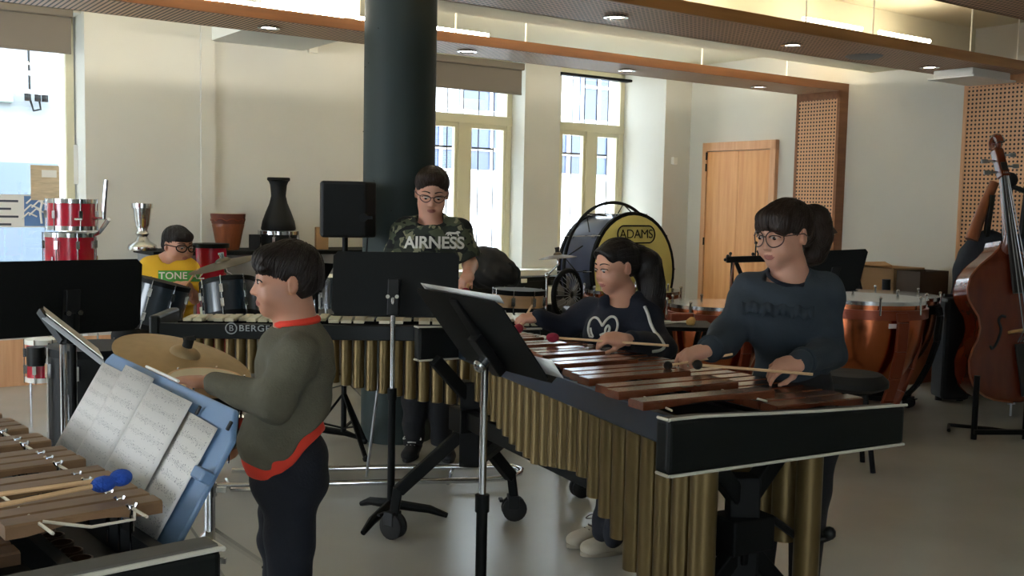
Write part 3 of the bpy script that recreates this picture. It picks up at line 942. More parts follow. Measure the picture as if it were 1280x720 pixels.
for v, uc in ((.16, .44), (1.83, .45)):
    a = MB()
    hub = k.p(uc, v, .50)
    a.bar(k.p(uc - .17, v, .76), k.p(uc - .02, v, .60), .05, .05); a.bar(k.p(uc + .17, v, .76), k.p(uc + .02, v, .60), .05, .05)
    a.bar(k.p(uc, v, .66), k.p(uc, v, .30), .075, .085); a.box(hub, (.15, .11, .10), atan2(k.U.y, k.U.x))
    lg = a.build('leg_post', 'black_satin', t, bevel=.006)
    for du in (-.30, .28):
        vv = v + (.10 if v > 1 else -.02)
        a = MB(); a.bar(k.p(uc, v, .47), k.p(uc + du * .93, vv, .20), .045, .05); a.bar(k.p(uc + du * .93, vv, .22), k.p(uc + du, vv, .09), .04, .04)
        a.build('leg', 'black_satin', t, bevel=.006)
        caster(k.p(uc + du, vv, 0), t, .055, atan2(k.V.y, k.V.x) + (.5 if du < 0 else 1.2))
a = MB(); a.bar(k.p(.44, .12, .45), k.p(.43, 1.83, .505), .05, .075); a.build('beam', 'black_satin', t, bevel=.006)
a = MB(); a.bar(k.p(.45, 1.5, .49), k.p(.56, 1.95, .28), .035, .035); a.bar(k.p(.45, .35, .46), k.p(.52, .0, .24), .035, .035); build_each(a, 'brace', 'black_satin', t, bevel=.004)
a = MB(); a.tube([k.p(.55, .15, .52), k.p(.66, .12, .44), k.p(.70, .08, .47)], .012, 8); a.ball(k.p(.70, .08, .48), .02, 10); a.build('crank', 'black_plastic', t, smooth=True)

# ---------------------------------------------------------------- long keyboard across the middle
k = Keys((.30, 4.93, 0), (-.07, .9975, 0), (-.9975, -.07, 0))
t = thing('xylophone', 'long keyboard percussion with pale bars, black front rail and gold tubes', 'xylophone', k.p(.3, .95, 0))
nat, acc, vend = k.layout(31, 'F', 0.03, 0.072, 0.046)
UL2 = lambda v: .0 + .015 * v
UC2 = lambda v: .36 - .09 * v
UR2 = lambda v: .70 - .17 * v
for v, p in nat:
    a = MB(); k.bar(a, UC2(v) + .02, UR2(v), v, p * .80, .820, .014); a.build('bar', 'bar_reflection', t)
for v, p, gap in acc:
    if not gap:
        a = MB(); k.bar(a, UL2(v) + .005, UC2(v) + .0, v, p * .80, .840, .014); a.build('bar', 'bar_reflection', t)
    zb = float(np.interp(v, [0, .3, .72, 1.18, 1.6, 1.9], [.40, .42, .455, .55, .59, .62])); r = min(.029, p * .46)
    a = MB(); a.lathe([(r * .9, .765), (r, .765), (r, zb), (r * .6, zb - .004), (0, zb - .004)], k.p(.055, v, 0), n=16); a.build('resonator', 'gold_tube', t, smooth=True)
a = MB(); a.bar(k.p(0, -.03, .785), k.p(0, 1.93, .785), .03, .07, (0, 0, 1)); a.build('rail', 'black_board', t, bevel=.004)
a = MB(); a.bar(k.p(UR2(0) - .05, -.03, .76), k.p(UR2(1.93) - .05, 1.93, .76), .03, .07); a.bar(k.p(.36, -.03, .77), k.p(.20, 1.93, .77), .03, .04); build_each(a, 'inner_rail', 'black_satin', t)
for v, ue in ((-.05, .72), (1.95, .36)):
    a = MB(); a.bar(k.p(-.02, v, .80), k.p(ue, v, .80), .05, .11); a.build('end_board', 'black_board', t, bevel=.012)
    a = MB(); a.bar(k.p(.06, v, .78), k.p(.06, v, .12), .05, .05); a.bar(k.p(ue - .1, v, .78), k.p(ue - .1, v, .12), .05, .05); a.bar(k.p(.06, v, .3), k.p(ue - .1, v, .3), .04, .05); a.build('leg_frame', 'black_satin', t, bevel=.005)
    caster(k.p(.0, v, 0), t, .05, .4); caster(k.p(ue - .1, v, 0), t, .05, 2.0)
a = MB(); a.tube([G(262, 607, .045), G(420, 604, .045), G(600, 600, .045), G(636, 597, .045), G(650, 591, .045), G(652, 587, .045), G(640, 583, .045), G(480, 584.5, .045), G(290, 588, .045)], .014, 10)
for px in (400, 560): a.tube([G(px, 604, .03), G(px + 6, 585, .03)], .01, 8)
a.build('floor_bar', 'chrome', t, smooth=True)
a = MB(); a.tube([G(283, 600, .045), G(290, 612, .03), G(330, 612, .03), G(400, 604, .045)], .011, 8); a.build('foot_bar', 'chrome', t, smooth=True)
a = MB(); a.tube([G(458, 596, .04), k.p(.05, .9, .76)], .007, 8); a.build('pedal_rod', 'steel', t)
r0 = D(343, 411, 4.88)
text('lettering', 'BERGERAULT', .041, k.p(-.018, .0, .80) + Vector((r0.x - .30, -(.30 - r0.x) * .07, 0)), -k.V, (0, 0, 1), 'logo_white', t, 1.12, 0.0004, 1.12)
lc = D(293, 411, 4.86)
a = MB(); lc = k.p(-.018, (.30 - lc.x) / .9975, .80)
a.tube([lc + (-k.V) * (.025 * cos(q * pi / 14)) + Vector((0, 0, .025 * sin(q * pi / 14))) for q in range(28)], .003, 6, closed=True)
a.build('emblem', 'logo_white', t)
text('lettering', 'B', .04, lc, -k.V, (0, 0, 1), 'logo_white', t)

# ---------------------------------------------------------------- xylophone in the near corner
k = Keys((-.473, 1.612, 0), (-.765, -.643, 0), (-.643, .765, 0))
t = thing('small_marimba', 'wooden-barred keyboard in the near corner beside the blue music desk', 'marimba', k.p(.35, .5, 0))
nat, acc, vend = k.layout(29, 'F', 0.135, 0.052, 0.046)
for v, p in nat:
    a = MB(); k.bar(a, .24, .60 - .05 * v, v, p * .9, .853, .02); a.build('bar', 'dark_bar', t)
for v, p, gap in acc:
    if not gap:
        a = MB(); k.bar(a, .002 + .03 * v, .255, v, p * .9, .888, .022); a.build('bar', 'light_bar', t)
        for u in (.055 + .03 * v,):
            a = MB(); q = v - p * .5
            a.cyl(k.p(u, q, .80), k.p(u, q, .889), .004, 8); a.tube([k.p(u - .008, q, .892), k.p(u - .004, q, .884), k.p(u + .004, q, .884), k.p(u + .008, q, .892)], .003, 6); a.build('cord_post', 'chrome', t)
    r = .021
    a = MB(); a.lathe([(0, .70), (r * .85, .70), (r * .85, .79), (r, .79), (r, .55), (0, .55)], k.p(.12, v, 0), n=14); a.build('resonator', 'dark_bar', t, smooth=True)
for u, z in ((.055, .884), (.20, .884)):
    a = MB(); a.tube([k.p(u + .03 * v, v, z) for v in [.10 + i * .06 for i in range(22)]], .0028, 5); a.build('cord', 'cord', t)
a = MB(); a.tube([k.p(.055, .165, .886), k.p(.06, .150, .868), k.p(.13, .15, .868), k.p(.20, .165, .886)], .0028, 6); a.build('cord_loop', 'cord', t)
a = MB()
for u in (.05, .19, .32, .52): a.bar(k.p(u, .0, .815), k.p(u * .9 + .02, 1.6, .815), .022, .05)
a.bar(k.p(.03, .10, .80), k.p(.58, .10, .80), .03, .04)
a.build('rail', 'black_satin', t)
a = MB(); a.bar(k.p(.30, .0, .735), k.p(.28, 1.55, .735), .66, .012, (0, 0, 1)); a.build('shade_sheet', 'black_satin', t)  # added black sheet standing in for the shade beneath the bars
board(k, t, -.005, .70, -.045, .05, [(-.005, .858), (.70, .858)], .70)
a = MB(); a.bar(k.p(.0, -.02, .862), k.p(.69, -.02, .862), .05, .012); a.build('felt_strip', 'felt', t, bevel=.005)
for v in (.05, 1.55):
    a = MB()
    for u in (.1, .5): a.bar(k.p(u, v, .78), k.p(u, v, .0), .04, .04)
    a.bar(k.p(.1, v, .25), k.p(.5, v, .25), .035, .035); a.build('leg_frame', 'black_satin', t)
def mallet(name, tip, tail, r, m, hm, label, sc=(1, 1, 1), hr=.0042, group=None):
    tip, tail = Vector(tip), Vector(tail)
    t = thing(name, label, 'mallet', (tip + tail) / 2, group)
    a = MB(); a.cyl(tail, tip, hr, 8); a.build('handle', hm, t, smooth=True)
    x, y, d = frame_from(tip - tail); R = Matrix((x, y, d)).transposed()
    a = MB(); a.ball(tip, r, 18, sc, R); a.build('head', m, t, smooth=True)
    return t
def onbar(px, py, z=.912): return G(px, py, z)
mallet('mallet', onbar(129, 605), onbar(-40, 640), .0175, 'blue_yarn', 'birch', 'blue yarn mallet lying on the corner keyboard, lower of the pair', (1, .8, 1.25))
mallet('mallet', onbar(151, 597, .918), onbar(-30, 622, .916), .0175, 'blue_yarn', 'birch', 'blue yarn mallet lying on the corner keyboard, its head furthest out', (1, .85, 1.1))

# ---------------------------------------------------------------- music stands
def stand(label, bl, br, up, polebase, m='black_satin', lip=.045, knobs=True, feet='flat', pole_m='black_satin', chrome_to=0.0, back=1, name='music_stand'):
    bl, br, up = Vector(bl), Vector(br), Vector(up)
    ex = (br - bl); n = ex.cross(up).normalized() * back      # n: the reading side
    pb = Vector(polebase)
    t = thing(name, label, 'music stand', (pb.x, pb.y, 0))
    w = ex.length; h = up.length; exn, upn = ex.normalized(), up.normalized()
    a = MB(); r = .02
    poly = [(r, 0), (w - r, 0), (w, r), (w, h - r), (w - r, h), (r, h), (0, h - r), (0, r)]
    a.prism(poly, bl - n * .001, exn, upn, n * .003); dsk = a.build('desk', m, t, bevel=.001)
    a = MB(); a.box(bl + ex / 2 + n * (lip / 2) - upn * .001, (w, .004, lip), R=Matrix((exn, upn, n)).transposed()); a.box(bl + ex / 2 + n * lip + upn * .008, (w, .018, .003), R=Matrix((exn, upn, n)).transposed())
    a.build('ledge', m, t)
    mid = bl + ex / 2 + up * .28 - n * .02
    a = MB(); a.box(mid, (.05, .16, .03), R=Matrix((exn, upn, n)).transposed())
    a.build('bracket', 'black_plastic', t, bevel=.004)
    if knobs:
        for s_ in (-1, 1):
            a = MB(); a.cyl(mid - n * .012 + exn * (.02 * s_), mid - n * .03 + exn * (.02 * s_), .009, 10); a.build('knob', 'chrome', t, smooth=True)
    top = mid - n * .01
    a = MB(); a.cyl((top.x, top.y, max(.3, top.z - .45)), top, .011, 12); a.build('inner_tube', 'chrome' if chrome_to else pole_m, t, smooth=True)
    a = MB(); a.cyl((top.x, top.y, .06), (top.x, top.y, max(.32, top.z - .42)), .0165, 12); a.cyl((top.x, top.y, max(.30, top.z - .45)), (top.x, top.y, max(.34, top.z - .40)), .021, 12); a.build('pole', pole_m, t, smooth=True)
    if feet == 'flat':
        for q in (0.15, 2.25, 4.35):
            a = MB(); d = Vector((cos(q + .0), sin(q), 0)); c0 = Vector((top.x, top.y, 0))
            a.tube([c0 + Vector((0, 0, .075)), c0 + d * .08 + Vector((0, 0, .06)), c0 + d * .17 + Vector((0, 0, .045)), c0 + d * .25 + Vector((0, 0, .014))], [.022, .021, .019, .012], 8)
            a.build('leg', 'black_satin', t, smooth=True)
    else:
        for q in (0.5, 2.6, 4.7):
            a = MB(); d = Vector((cos(q), sin(q), 0)); c0 = Vector((top.x, top.y, 0))
            a.bar(c0 + Vector((0, 0, .36)), c0 + d * .26 + Vector((0, 0, .02)), .018, .01); a.bar(c0 + Vector((0, 0, .12)), c0 + d * .15 + Vector((0, 0, .19)), .012, .008)
            l = a.build('leg', 'chrome' if feet == 'chrome' else 'black_satin', t)
            a = MB(); a.ball(c0 + d * .26 + Vector((0, 0, .018)), .018, 8); a.build('rubber_foot', 'black_rubber', l, smooth=True)
    return t, bl, exn, upn, n
# front stand: we see its back; it leans towards us
bl, br = Vector((-.140, 3.22, .915)), Vector((.112, 2.83, .915))
stand('black music stand leaning in front of the marimba, its back towards the camera', br, bl, Vector((-.146, -.172, .235)), (0, 0, 0), chrome_to=1, feet='flat', back=1, knobs=False)
a_n = -(bl - br).cross(Vector((-.146, -.172, .235))).normalized()
c0 = (bl + br) / 2 + Vector((-.146, -.172, .235)) * .26
front = bpy.data.objects['music_stand']
a = MB(); a.cyl(c0 + a_n * .0, c0 + a_n * .05, .02, 16); a.ball(c0 + a_n * .055, .021, 12); a.build('clamp_knob', 'chrome', front, smooth=True)
a = MB(); a.bar(c0 + a_n * .012, c0 + Vector((-.10, -.10, .17)) + a_n * .012, .035, .02); a.build('back_rib', 'black_plastic', front, bevel=.004)
m = sheet('sheet_music', br + Vector((-.146, -.172, .235)) * .93 - a_n * .016 + (bl - br) * .02, bl - br, (-.146, -.172, .235), .43, .03, 'paper', 'white sheet edge showing above the leaning black stand')
sheet('sheet_music', br + (br - bl).normalized() * .06 - a_n * .012 + Vector((-.146, -.172, .235)) * .06, bl - br, (-.146, -.172, .235), .21, .075, 'paper', 'white sheet corner poking out past the lower end of the leaning black stand')
# stand in the middle
p = D(487, 394, 4.55)
stand('black music stand standing upright before the boy in the camouflage shirt', D(414, 393, 4.55), D(572, 396, 4.5), Vector((0, .05, .275)), (p.x, p.y, 0), chrome_to=1, back=-1)
# stand on the far left
stand('wide black music stand before the red drums, cut by the picture edge', D(-14, 424, 3.36), D(175, 411, 3.72), Vector((0, .03, .250)), D(75, 440, 3.5), pole_m='black_satin', feet='chrome', back=-1)
# stand behind girl in grey
stand('black music stand behind the girl with glasses, under the perforated panel', D(1000, 366, 6.25), D(1072, 363, 6.25), Vector((.066, .03, .25)), D(1030, 366, 6.25), back=-1)
# dark stand behind the boy
stand('small dark music stand half hidden behind the head of the boy in olive', D(372, 372, 5.9), D(396, 372, 6.1), Vector((.10, .03, .2)), D(384, 372, 6.0), back=-1)

# pale tray stand
t = thing('tray_stand', 'narrow stand with a pale tilted tray seen edge-on beside the blue desk', 'music stand', (*D(80, 440, 2.95).xy, 0))
A_, B_ = D(53, 391, 3.02), D(131, 452, 2.78)
ex = B_ - A_; view = (A_ - EYEP).normalized(); side = Vector((-.13, .29, -.016))
a = MB(); a.prism([(0, 0), (1, 0), (1, 1), (0, 1)], A_, ex, side, ex.cross(side).normalized() * -.014); a.build('tray', 'grey_case', t, bevel=.003)
a = MB(); a.prism([(0.02, 0.02), (.98, 0.02), (.98, .98), (0.02, .98)], A_ + Vector((0, 0, .003)), ex, side, Vector((.0, 0, .004))); a.build('pad', 'paper', t)
a = MB(); a.bar(A_ + Vector((-.008, 0, .006)), D(78, 427, 2.98), .012, .02); a.bar(D(78, 424, 2.98), A_ + ex * .55 + side * .5 - Vector((0, 0, .02)), .03, .02); a.build('holder', 'black_plastic', t)
q = D(79, 430, 2.98)
a = MB(); a.cyl((q.x, q.y, .35), q, .010, 10); a.build('inner_tube', 'chrome', t, smooth=True)
a = MB(); a.cyl((q.x, q.y, .1), (q.x, q.y, .62), .014, 10); a.build('pole', 'black_satin', t, smooth=True)
for qq in (0.9, 3.0, 5.1):
    a = MB(); a.bar((q.x, q.y, .42), (q.x + .26 * cos(qq), q.y + .26 * sin(qq), .01), .016, .01); a.build('leg', 'chrome', t)

# blue desk with printed music
TL, TRr = Vector((-.979, 2.53, 1.02)), Vector((-.468, 1.823, 1.02))
tdir = (TRr - TL).normalized(); perp = Vector((-.81, -.586, 0))
dn = (perp * .5 + Vector((0, 0, -.866))).normalized()
nrm = tdir.cross(dn) * -1
if nrm.z < 0: nrm = -nrm
HD = .285
ctr = (TL + TRr) / 2 + dn * HD * .5
t = thing('music_desk', 'large blue plastic music desk covered with open printed music', 'music stand', (ctr.x, ctr.y, 0))
Wd = (TRr - TL).length
a = MB()
poly = [(0.0, 0.02), (.02, 0), (Wd - .05, 0), (Wd, .05), (Wd, HD - .01), (Wd - .01, HD), (0, HD)]
a.prism(poly, TL, tdir, dn, -nrm * .012); a.build('panel', 'blue_plastic', t, bevel=.004)
a = MB(); a.box(TL + tdir * (Wd / 2) + dn * HD + nrm * .012, (Wd, .008, .04), R=Matrix((tdir, dn, nrm)).transposed()); a.build('ledge', 'blue_plastic', t, bevel=.003)
a = MB(); a.box(TL + tdir * (Wd - .008) + dn * .125 + nrm * .012, (.05, .022, .026), R=Matrix((tdir, dn, nrm)).transposed()); a.build('clip', 'blue_plastic', t, bevel=.004)
for f in (.59, .79, .975):
    a = MB(); a.box(TL + tdir * (Wd * f) + dn * .03 + nrm * .006, (.010, .018, .005), R=Matrix((tdir, dn, nrm)).transposed()); a.build('dark_gap', 'black_plastic', t, bevel=.002)  # small black boxes standing for dark gaps along the desk edge
a = MB(); a.tube([TL + tdir * (Wd * .33) - dn * .004, TL + tdir * (Wd * .58) - dn * .004], .0032, 6); a.build('top_strip', 'white_plastic', t, smooth=True)
cb = ctr - nrm * .03
a = MB(); a.cyl((cb.x, cb.y, .30), cb, .013, 12); a.build('pole', 'chrome', t, smooth=True)
for qq in (0.2, 2.3, 4.4):
    a = MB(); a.bar((cb.x, cb.y, .4), (cb.x + .24 * cos(qq), cb.y + .24 * sin(qq), .01), .016, .01); a.build('leg', 'chrome', t)
def pg(f0, f1, off, drop, m, label, curl=0.0, tilt=0.0):
    ey = (-dn + tdir * tilt).normalized(); ex = (tdir + dn * tilt).normalized()
    h = HD - drop - .012
    sheet('sheet_music', TL + tdir * (Wd * f0) + dn * (HD - .012) + nrm * off - tdir * 0, ex, ey, Wd * (f1 - f0), h, m, label, curl)
pg(.015, .24, .006, .03, 'music_1', 'printed music page at the far end of the blue desk')
pg(.22, .465, .012, .012, 'music_1', 'open music book page on the blue desk, left of its fold', .012)
pg(.467, .76, .014, .022, 'music_1', 'open music book page on the blue desk, beside the last loose sheet', .010)
pg(.735, .925, .006, .04, 'music_2', 'loose music sheet at the near end of the blue desk, notes printed densely', 0, .02)
# ---------------------------------------------------------------- drums
def drum(t, c, axis, r, h, shell, head='drum_white', lugs=8, hoop='chrome', hoop_r=.008, lug_m='chrome', rod=True, ph=0.0, strip=True):
    """c: centre of the upper head, shell runs back along -axis; parts go under t"""
    c = Vector(c); x, y, d = frame_from(axis)
    a = MB(); a.lathe([(r, -h), (r, 0)], c, d, 40); a.build('shell', shell, t, smooth=True)
    for hh in (-.012, -h + .012):
        a = MB(); a.lathe([(r * .985, hh - .014), (r + hoop_r, hh - .014), (r + hoop_r, hh + .014), (r * .985, hh + .014)], c, d, 40); a.build('hoop', hoop, t, smooth=True)
    for hh, s_ in ((0.002, 1), (-h - .002, -1)):
        a = MB(); a.lathe([(0, hh + .001 * s_), (r * .97, hh), (r * .985, hh - .004 * s_)], c, d, 40); a.build('head', head, t, smooth=True)
    for i in range(lugs):
        an = 2 * pi * i / lugs + ph
        q = x * cos(an) + y * sin(an)
        a = MB()
        if rod: a.cyl(c + q * (r + hoop_r + .004) + d * .006, c + q * (r + hoop_r + .004) - d * (h + .006), .0035, 6)
        for z in (-.075, -h + .075) if h > .2 else (-h / 2,):
            a.box(c + q * (r + .008) + d * z, (.02, .022, .05), R=Matrix((q, d.cross(q), d)).transposed())
        a.build('lug', lug_m, t)
def legs3(t, c, z, spread, m='chrome', n=3, r=.009, ph=.4, cz=None):
    c = Vector(c)
    a = MB(); a.cyl((c.x, c.y, .12), (c.x, c.y, z), r * 1.3, 10); a.build('pole', m, t, smooth=True)
    for i in range(n):
        q = ph + i * 2 * pi / n
        a = MB(); a.bar((c.x, c.y, .34 if cz is None else cz), (c.x + spread * cos(q), c.y + spread * sin(q), .02), r * 1.8, r)
        a.bar((c.x, c.y, .14), (c.x + spread * .5 * cos(q), c.y + spread * .5 * sin(q), .17), r * 1.2, r * .8)
        l = a.build('leg', m, t)
        a = MB(); a.ball((c.x + spread * cos(q), c.y + spread * sin(q), .016), .018, 8); a.build('rubber_foot', 'black_rubber', l, smooth=True)

# timpani
def timpano(px, dep, r, z, label, ph=.3, strut='copper_paint'):
    c = D(px, 300, dep); c.z = z
    t = thing('timpani', label, 'timpani', (c.x, c.y, 0))
    a = MB(); H = .56
    prof = [(r * .985 * max(.12, sqrt(max(0, 1 - (i / 16) ** 2.4))), -H * i / 16 - .05) for i in range(17)]
    prof = [(r * .985, -.02)] + prof + [(0, -H - .05)]
    a.lathe(prof, c, n=56); a.build('bowl', 'copper', t, smooth=True)
    a = MB(); a.lathe([(0, .004), (r * .96, .002), (r * 1.0, -.006)], c, n=56); a.build('head', 'skin_head', t, smooth=True)
    a = MB(); a.lathe([(r * .985, .004), (r * 1.03, .004), (r * 1.03, -.020), (r * .985, -.020)], c, n=56); a.build('hoop', 'chrome', t, smooth=True)
    a = MB(); a.lathe([(r * 1.0, -.05), (r * 1.035, -.05), (r * 1.035, -.11), (r * 1.0, -.11)], c, n=56); a.build('ring', strut, t, smooth=True)
    for i in range(8):
        a = MB(); q = ph + i * pi / 4; a.cyl(c + Vector((r * 1.03 * cos(q), r * 1.03 * sin(q), .025)), c + Vector((r * 1.03 * cos(q), r * 1.03 * sin(q), -.08)), .008, 8); a.ball(c + Vector((r * 1.03 * cos(q), r * 1.03 * sin(q), .028)), .012, 8); a.build('tuning_bolt', 'chrome', t, smooth=True)
    for i in range(4):
        q = ph + .35 + i * pi / 2; d = Vector((cos(q), sin(q), 0)); sd = Vector((-sin(q), cos(q), 0))
        a = MB(); pts = [(1.06, -.06), (1.10, -.12), (1.07, -.3), (.95, -.47), (.78, -.62), (.62, -z + .10)]
        prev = None
        for (f0, z0), (f1, z1) in zip(pts[:-1], pts[1:]):
            a.bar(c + d * (r * f0) + Vector((0, 0, z0)), c + d * (r * f1) + Vector((0, 0, z1)), .075, .028, d)
        a.build('strut', strut, t, bevel=.006)
        caster(c + d * (r * .64) - Vector((0, 0, z)), t, .04, q)
    a = MB(); a.lathe([(r * .30, .12), (r * .45, .10), (r * .64, .09), (r * .64, .06), (0, .06)], (c.x, c.y, 0), n=32); a.cyl((c.x, c.y, .1), (c.x, c.y, z - .58), .03, 12); a.build('base', 'black_satin', t, smooth=True)
    a = MB(); q = -pi / 2 + .15; d = Vector((cos(q), sin(q), 0)); a.box(c + d * (r * .985) + Vector((0, 0, -.145)), (.06, .006, .028), q + pi / 2); a.build('maker_plate', 'white_plastic', t)
    return t
timpano(1086, 6.75, .37, .845, 'copper timpani with cream head, nearest the girl with glasses', ph=-.1)
timpano(1101, 7.6, .41, .80, 'darker large timpani standing behind the front copper one', ph=.5, strut='black_satin')
timpano(897, 7.2, .33, .743, 'copper timpani with red struts behind the outstretched arm of the girl with glasses', ph=.1)
timpano(792, 8.0, .36, .765, 'copper timpani half hidden behind the girl with the ponytail, below the bass drum', ph=.6)

# concert bass drum
c = D(793, 338, 8.7); n_ = Vector((.63, -.777, .05)).normalized(); R_ = .474
t = thing('bass_drum', 'big concert bass drum with yellowed head hung in a black ring', 'drum', (c.x, c.y, 0))
drum(t, c, n_, R_, .42, 'bass_shell', 'yellow_head', 10, 'black_satin', .016)
x, y, d = frame_from(n_)
mid = c - d * .24
a = MB(); a.tube([mid + x * ((R_ + .10) * cos(q * pi / 40)) + y * ((R_ + .10) * sin(q * pi / 40)) for q in range(80)], .014, 8, closed=True); a.build('suspension_ring', 'black_satin', t, smooth=True)
a = MB()
for q in range(8):
    an = q * pi / 4 + .2; e = x * cos(an) + y * sin(an); f_ = x * cos(an + .25) + y * sin(an + .25); g_ = x * cos(an - .25) + y * sin(an - .25)
    a.tube([mid + d * .08 + g_ * (R_ + .01), mid + e * (R_ + .1), mid + d * .08 + f_ * (R_ + .01)], .006, 6)
build_each(a, 'band', 'black_rubber', t, smooth=True)
a = MB(); sd = Vector((.777, .63, 0))
for s_ in (-1, 1): a.bar(mid + sd * ((R_ + .1) * s_), Vector((mid.x, mid.y, .12)) + sd * (.42 * s_), .035, .035)
a.bar(Vector((mid.x, mid.y, .14)) - sd * .45, Vector((mid.x, mid.y, .14)) + sd * .45, .04, .04); a.build('stand_frame', 'black_satin', t)
for s_ in (-1, 1):
    for u_ in (-1, 1): caster(Vector((mid.x, mid.y, 0)) + sd * (.42 * s_) + d * (.12 * u_), t, .05, 1)
exd = Vector((.777, .63, 0)).normalized(); eyd = d.cross(exd); eyd = eyd if eyd.z > 0 else -eyd
lc = c + d * .008 + eyd * .30 + exd * .02
text('lettering', 'ADAMS', .105, lc, exd, eyd, 'black_satin', t, .92, 0, 1.2)
a = MB(); a.tube([lc + exd * (.145 * (1 if cos(q) > 0 else -1) + .075 * cos(q)) + eyd * (.072 * sin(q)) for q in [i * 2 * pi / 40 for i in range(40)]], .006, 6, closed=True)
a.bar(lc - eyd * .115 - exd * .08, lc - eyd * .115 + exd * .10, .008, .003); a.build('logo_outline', 'black_satin', t)

# snare drum in front of the window
c = D(649, 362, 6.2)
t = thing('snare_drum', 'pale wooden snare drum with black hoops, behind the leaning stand', 'drum', (c.x, c.y, 0))
drum(t, c, (.02, 0.0, 1), .148, .125, 'maple', 'black_satin', 8, 'black_satin', .008, ph=.2)
legs3(t, c, .78, .3); a = MB()
for q in (0, 2.1, 4.2): a.tube([(c.x, c.y, c.z - .2), (c.x + .15 * cos(q), c.y + .15 * sin(q), c.z - .15), (c.x + .165 * cos(q), c.y + .165 * sin(q), c.z - .11)], .006, 6)
build_each(a, 'cradle_arm', 'chrome', t, smooth=True)
# chrome snare behind the boy's head
c = D(408, 345, 6.9)
t = thing('snare_drum', 'chrome snare drum on a stand just beyond the boy in olive', 'drum', (c.x, c.y, 0))
drum(t, c, (0, 0, 1), .17, .2, 'chrome', 'drum_white', 10, 'chrome', .008); legs3(t, c, .7, .3)

# red toms by the window
TZ = D(87, 248, 6.9)
t = thing('tom_drum', 'red drum with chrome hoops, topmost of the red stack by the window', 'drum', (TZ.x, TZ.y, 0))
drum(t, D(89, 249, 6.9), (0, 0, 1), .150, .20, 'red_drum', 'drum_white', 6, 'chrome', ph=.3)
for i, (pts) in enumerate(([D(116, 273, 6.85), D(130, 273, 6.8), D(130, 262, 6.8), D(133, 225, 6.8)], [D(118, 294, 6.85), D(124, 291, 6.8), D(136, 274, 6.75)])):
    a = MB(); a.tube(pts, [.011, .012, .015, .014][:len(pts)], 8); a.build('mount_arm', 'chrome', t, smooth=True)
q = D(98, 274, 6.749); a = MB(); a.box(q, (.05, .012, .014)); a.build('badge', 'chrome', t, bevel=.003)
t = thing('tom_drum', 'larger red drum under the topmost red one by the window', 'drum', (TZ.x, TZ.y, 0))
drum(t, D(87, 291, 6.9), (0, 0, 1), .158, .30, 'red_drum', 'drum_white', 8, 'chrome', ph=.1)
a = MB()
for q in (.2, 2.3, 4.4): a.cyl((TZ.x + .165 * cos(q), TZ.y + .165 * sin(q), .0), (TZ.x + .165 * cos(q), TZ.y + .165 * sin(q), 1.0), .007, 8)
build_each(a, 'leg', 'chrome', t)
c = D(52, 424, 6.2)
t = thing('floor_tom', 'red floor drum with white hoop under the wide black stand', 'drum', (c.x, c.y, 0))
drum(t, c, (0, 0, 1), .085, .25, 'red_drum', 'drum_white', 6, 'drum_white', .008)
a = MB(); q = D(46, 445, 6.06); a.cyl(q + Vector((0, 0, .055)), q - Vector((0, 0, .055)), .055, 16); a.build('pedal_pad', 'black_plastic', t, smooth=True)
a = MB()
for s_ in (-.07, .07): a.cyl((c.x + s_, c.y, 0), (c.x + s_, c.y, c.z - .2), .008, 8)
build_each(a, 'leg', 'chrome', t)

# black tall drum beside the blue desk
c = D(120, 432, 3.75)
t = thing('floor_tom', 'black drum with silver rods hidden behind the blue music desk', 'drum', (c.x, c.y, 0))
drum(t, c, (0, 0, 1), .16, .42, 'black_case', 'black_satin', 8, 'black_satin', lug_m='chrome')
a = MB()
for q in (.3, 2.4, 4.5): a.cyl((c.x + .165 * cos(q), c.y + .165 * sin(q), .0), (c.x + .165 * cos(q), c.y + .165 * sin(q), c.z - .15), .008, 8)
build_each(a, 'leg', 'chrome', t)

# cymbals
def cymbal(name, c, nrm, r, m, label, foot, wing='black_rubber', spread=.3):
    c, nrm = Vector(c), Vector(nrm).normalized()
    f = Vector(foot)
    t = thing(name, label, 'cymbal', (f.x, f.y, 0))
    a = MB(); prof = [(0.008, .030)] + [(.045 * r / .2 * sin(i * pi / 12), .026 * cos(i * pi / 12) + .002) for i in range(1, 7)] + [(r * (.25 + .75 * i / 8), -.022 * (i / 8) ** 1.5) for i in range(1, 9)]
    prof = prof + [(q, z - .0018) for q, z in prof[::-1]]
    a.lathe(prof, c, nrm, 56); a.build('plate', m, t, smooth=True)
    a = MB(); a.cyl(c + nrm * .024, c + nrm * .055, .016, 12); a.bar(c + nrm * .052 - Vector((.018, 0, 0)), c + nrm * .058 + Vector((.018, 0, 0)), .01, .014); a.build('wing_nut', wing, t, smooth=True)
    a = MB(); top = c - nrm * .02; a.tube([Vector((f.x, f.y, .1)), Vector((f.x, f.y, top.z - .14)), top - nrm * .05, top], .010, 10); a.ball((f.x, f.y, top.z - .14), .022, 10); a.build('pole', 'chrome', t, smooth=True)
    for q in (.5, 2.6, 4.7):
        a = MB(); a.bar((f.x, f.y, .36), (f.x + spread * cos(q), f.y + spread * sin(q), .02), .016, .009); a.build('leg', 'chrome', t)
    return t
cc = D(231, 443, 3.32)
cymbal('cymbal', cc, (.31, -.11, .95), .22, 'bronze', 'tan crash cymbal tilted in front of the boy in olive', (cc.x - .16, cc.y + .30, 0), spread=.2)
cc = D(279, 327, 6.9)
cymbal('cymbal', cc, (-.24, -.11, .96), .238, 'dark_bronze', 'dark cymbal tilted over the drum kit beside the boy in yellow', (cc.x + .06, cc.y + .32, 0), 'chrome', .2)
cc = D(697, 319, 8.1)
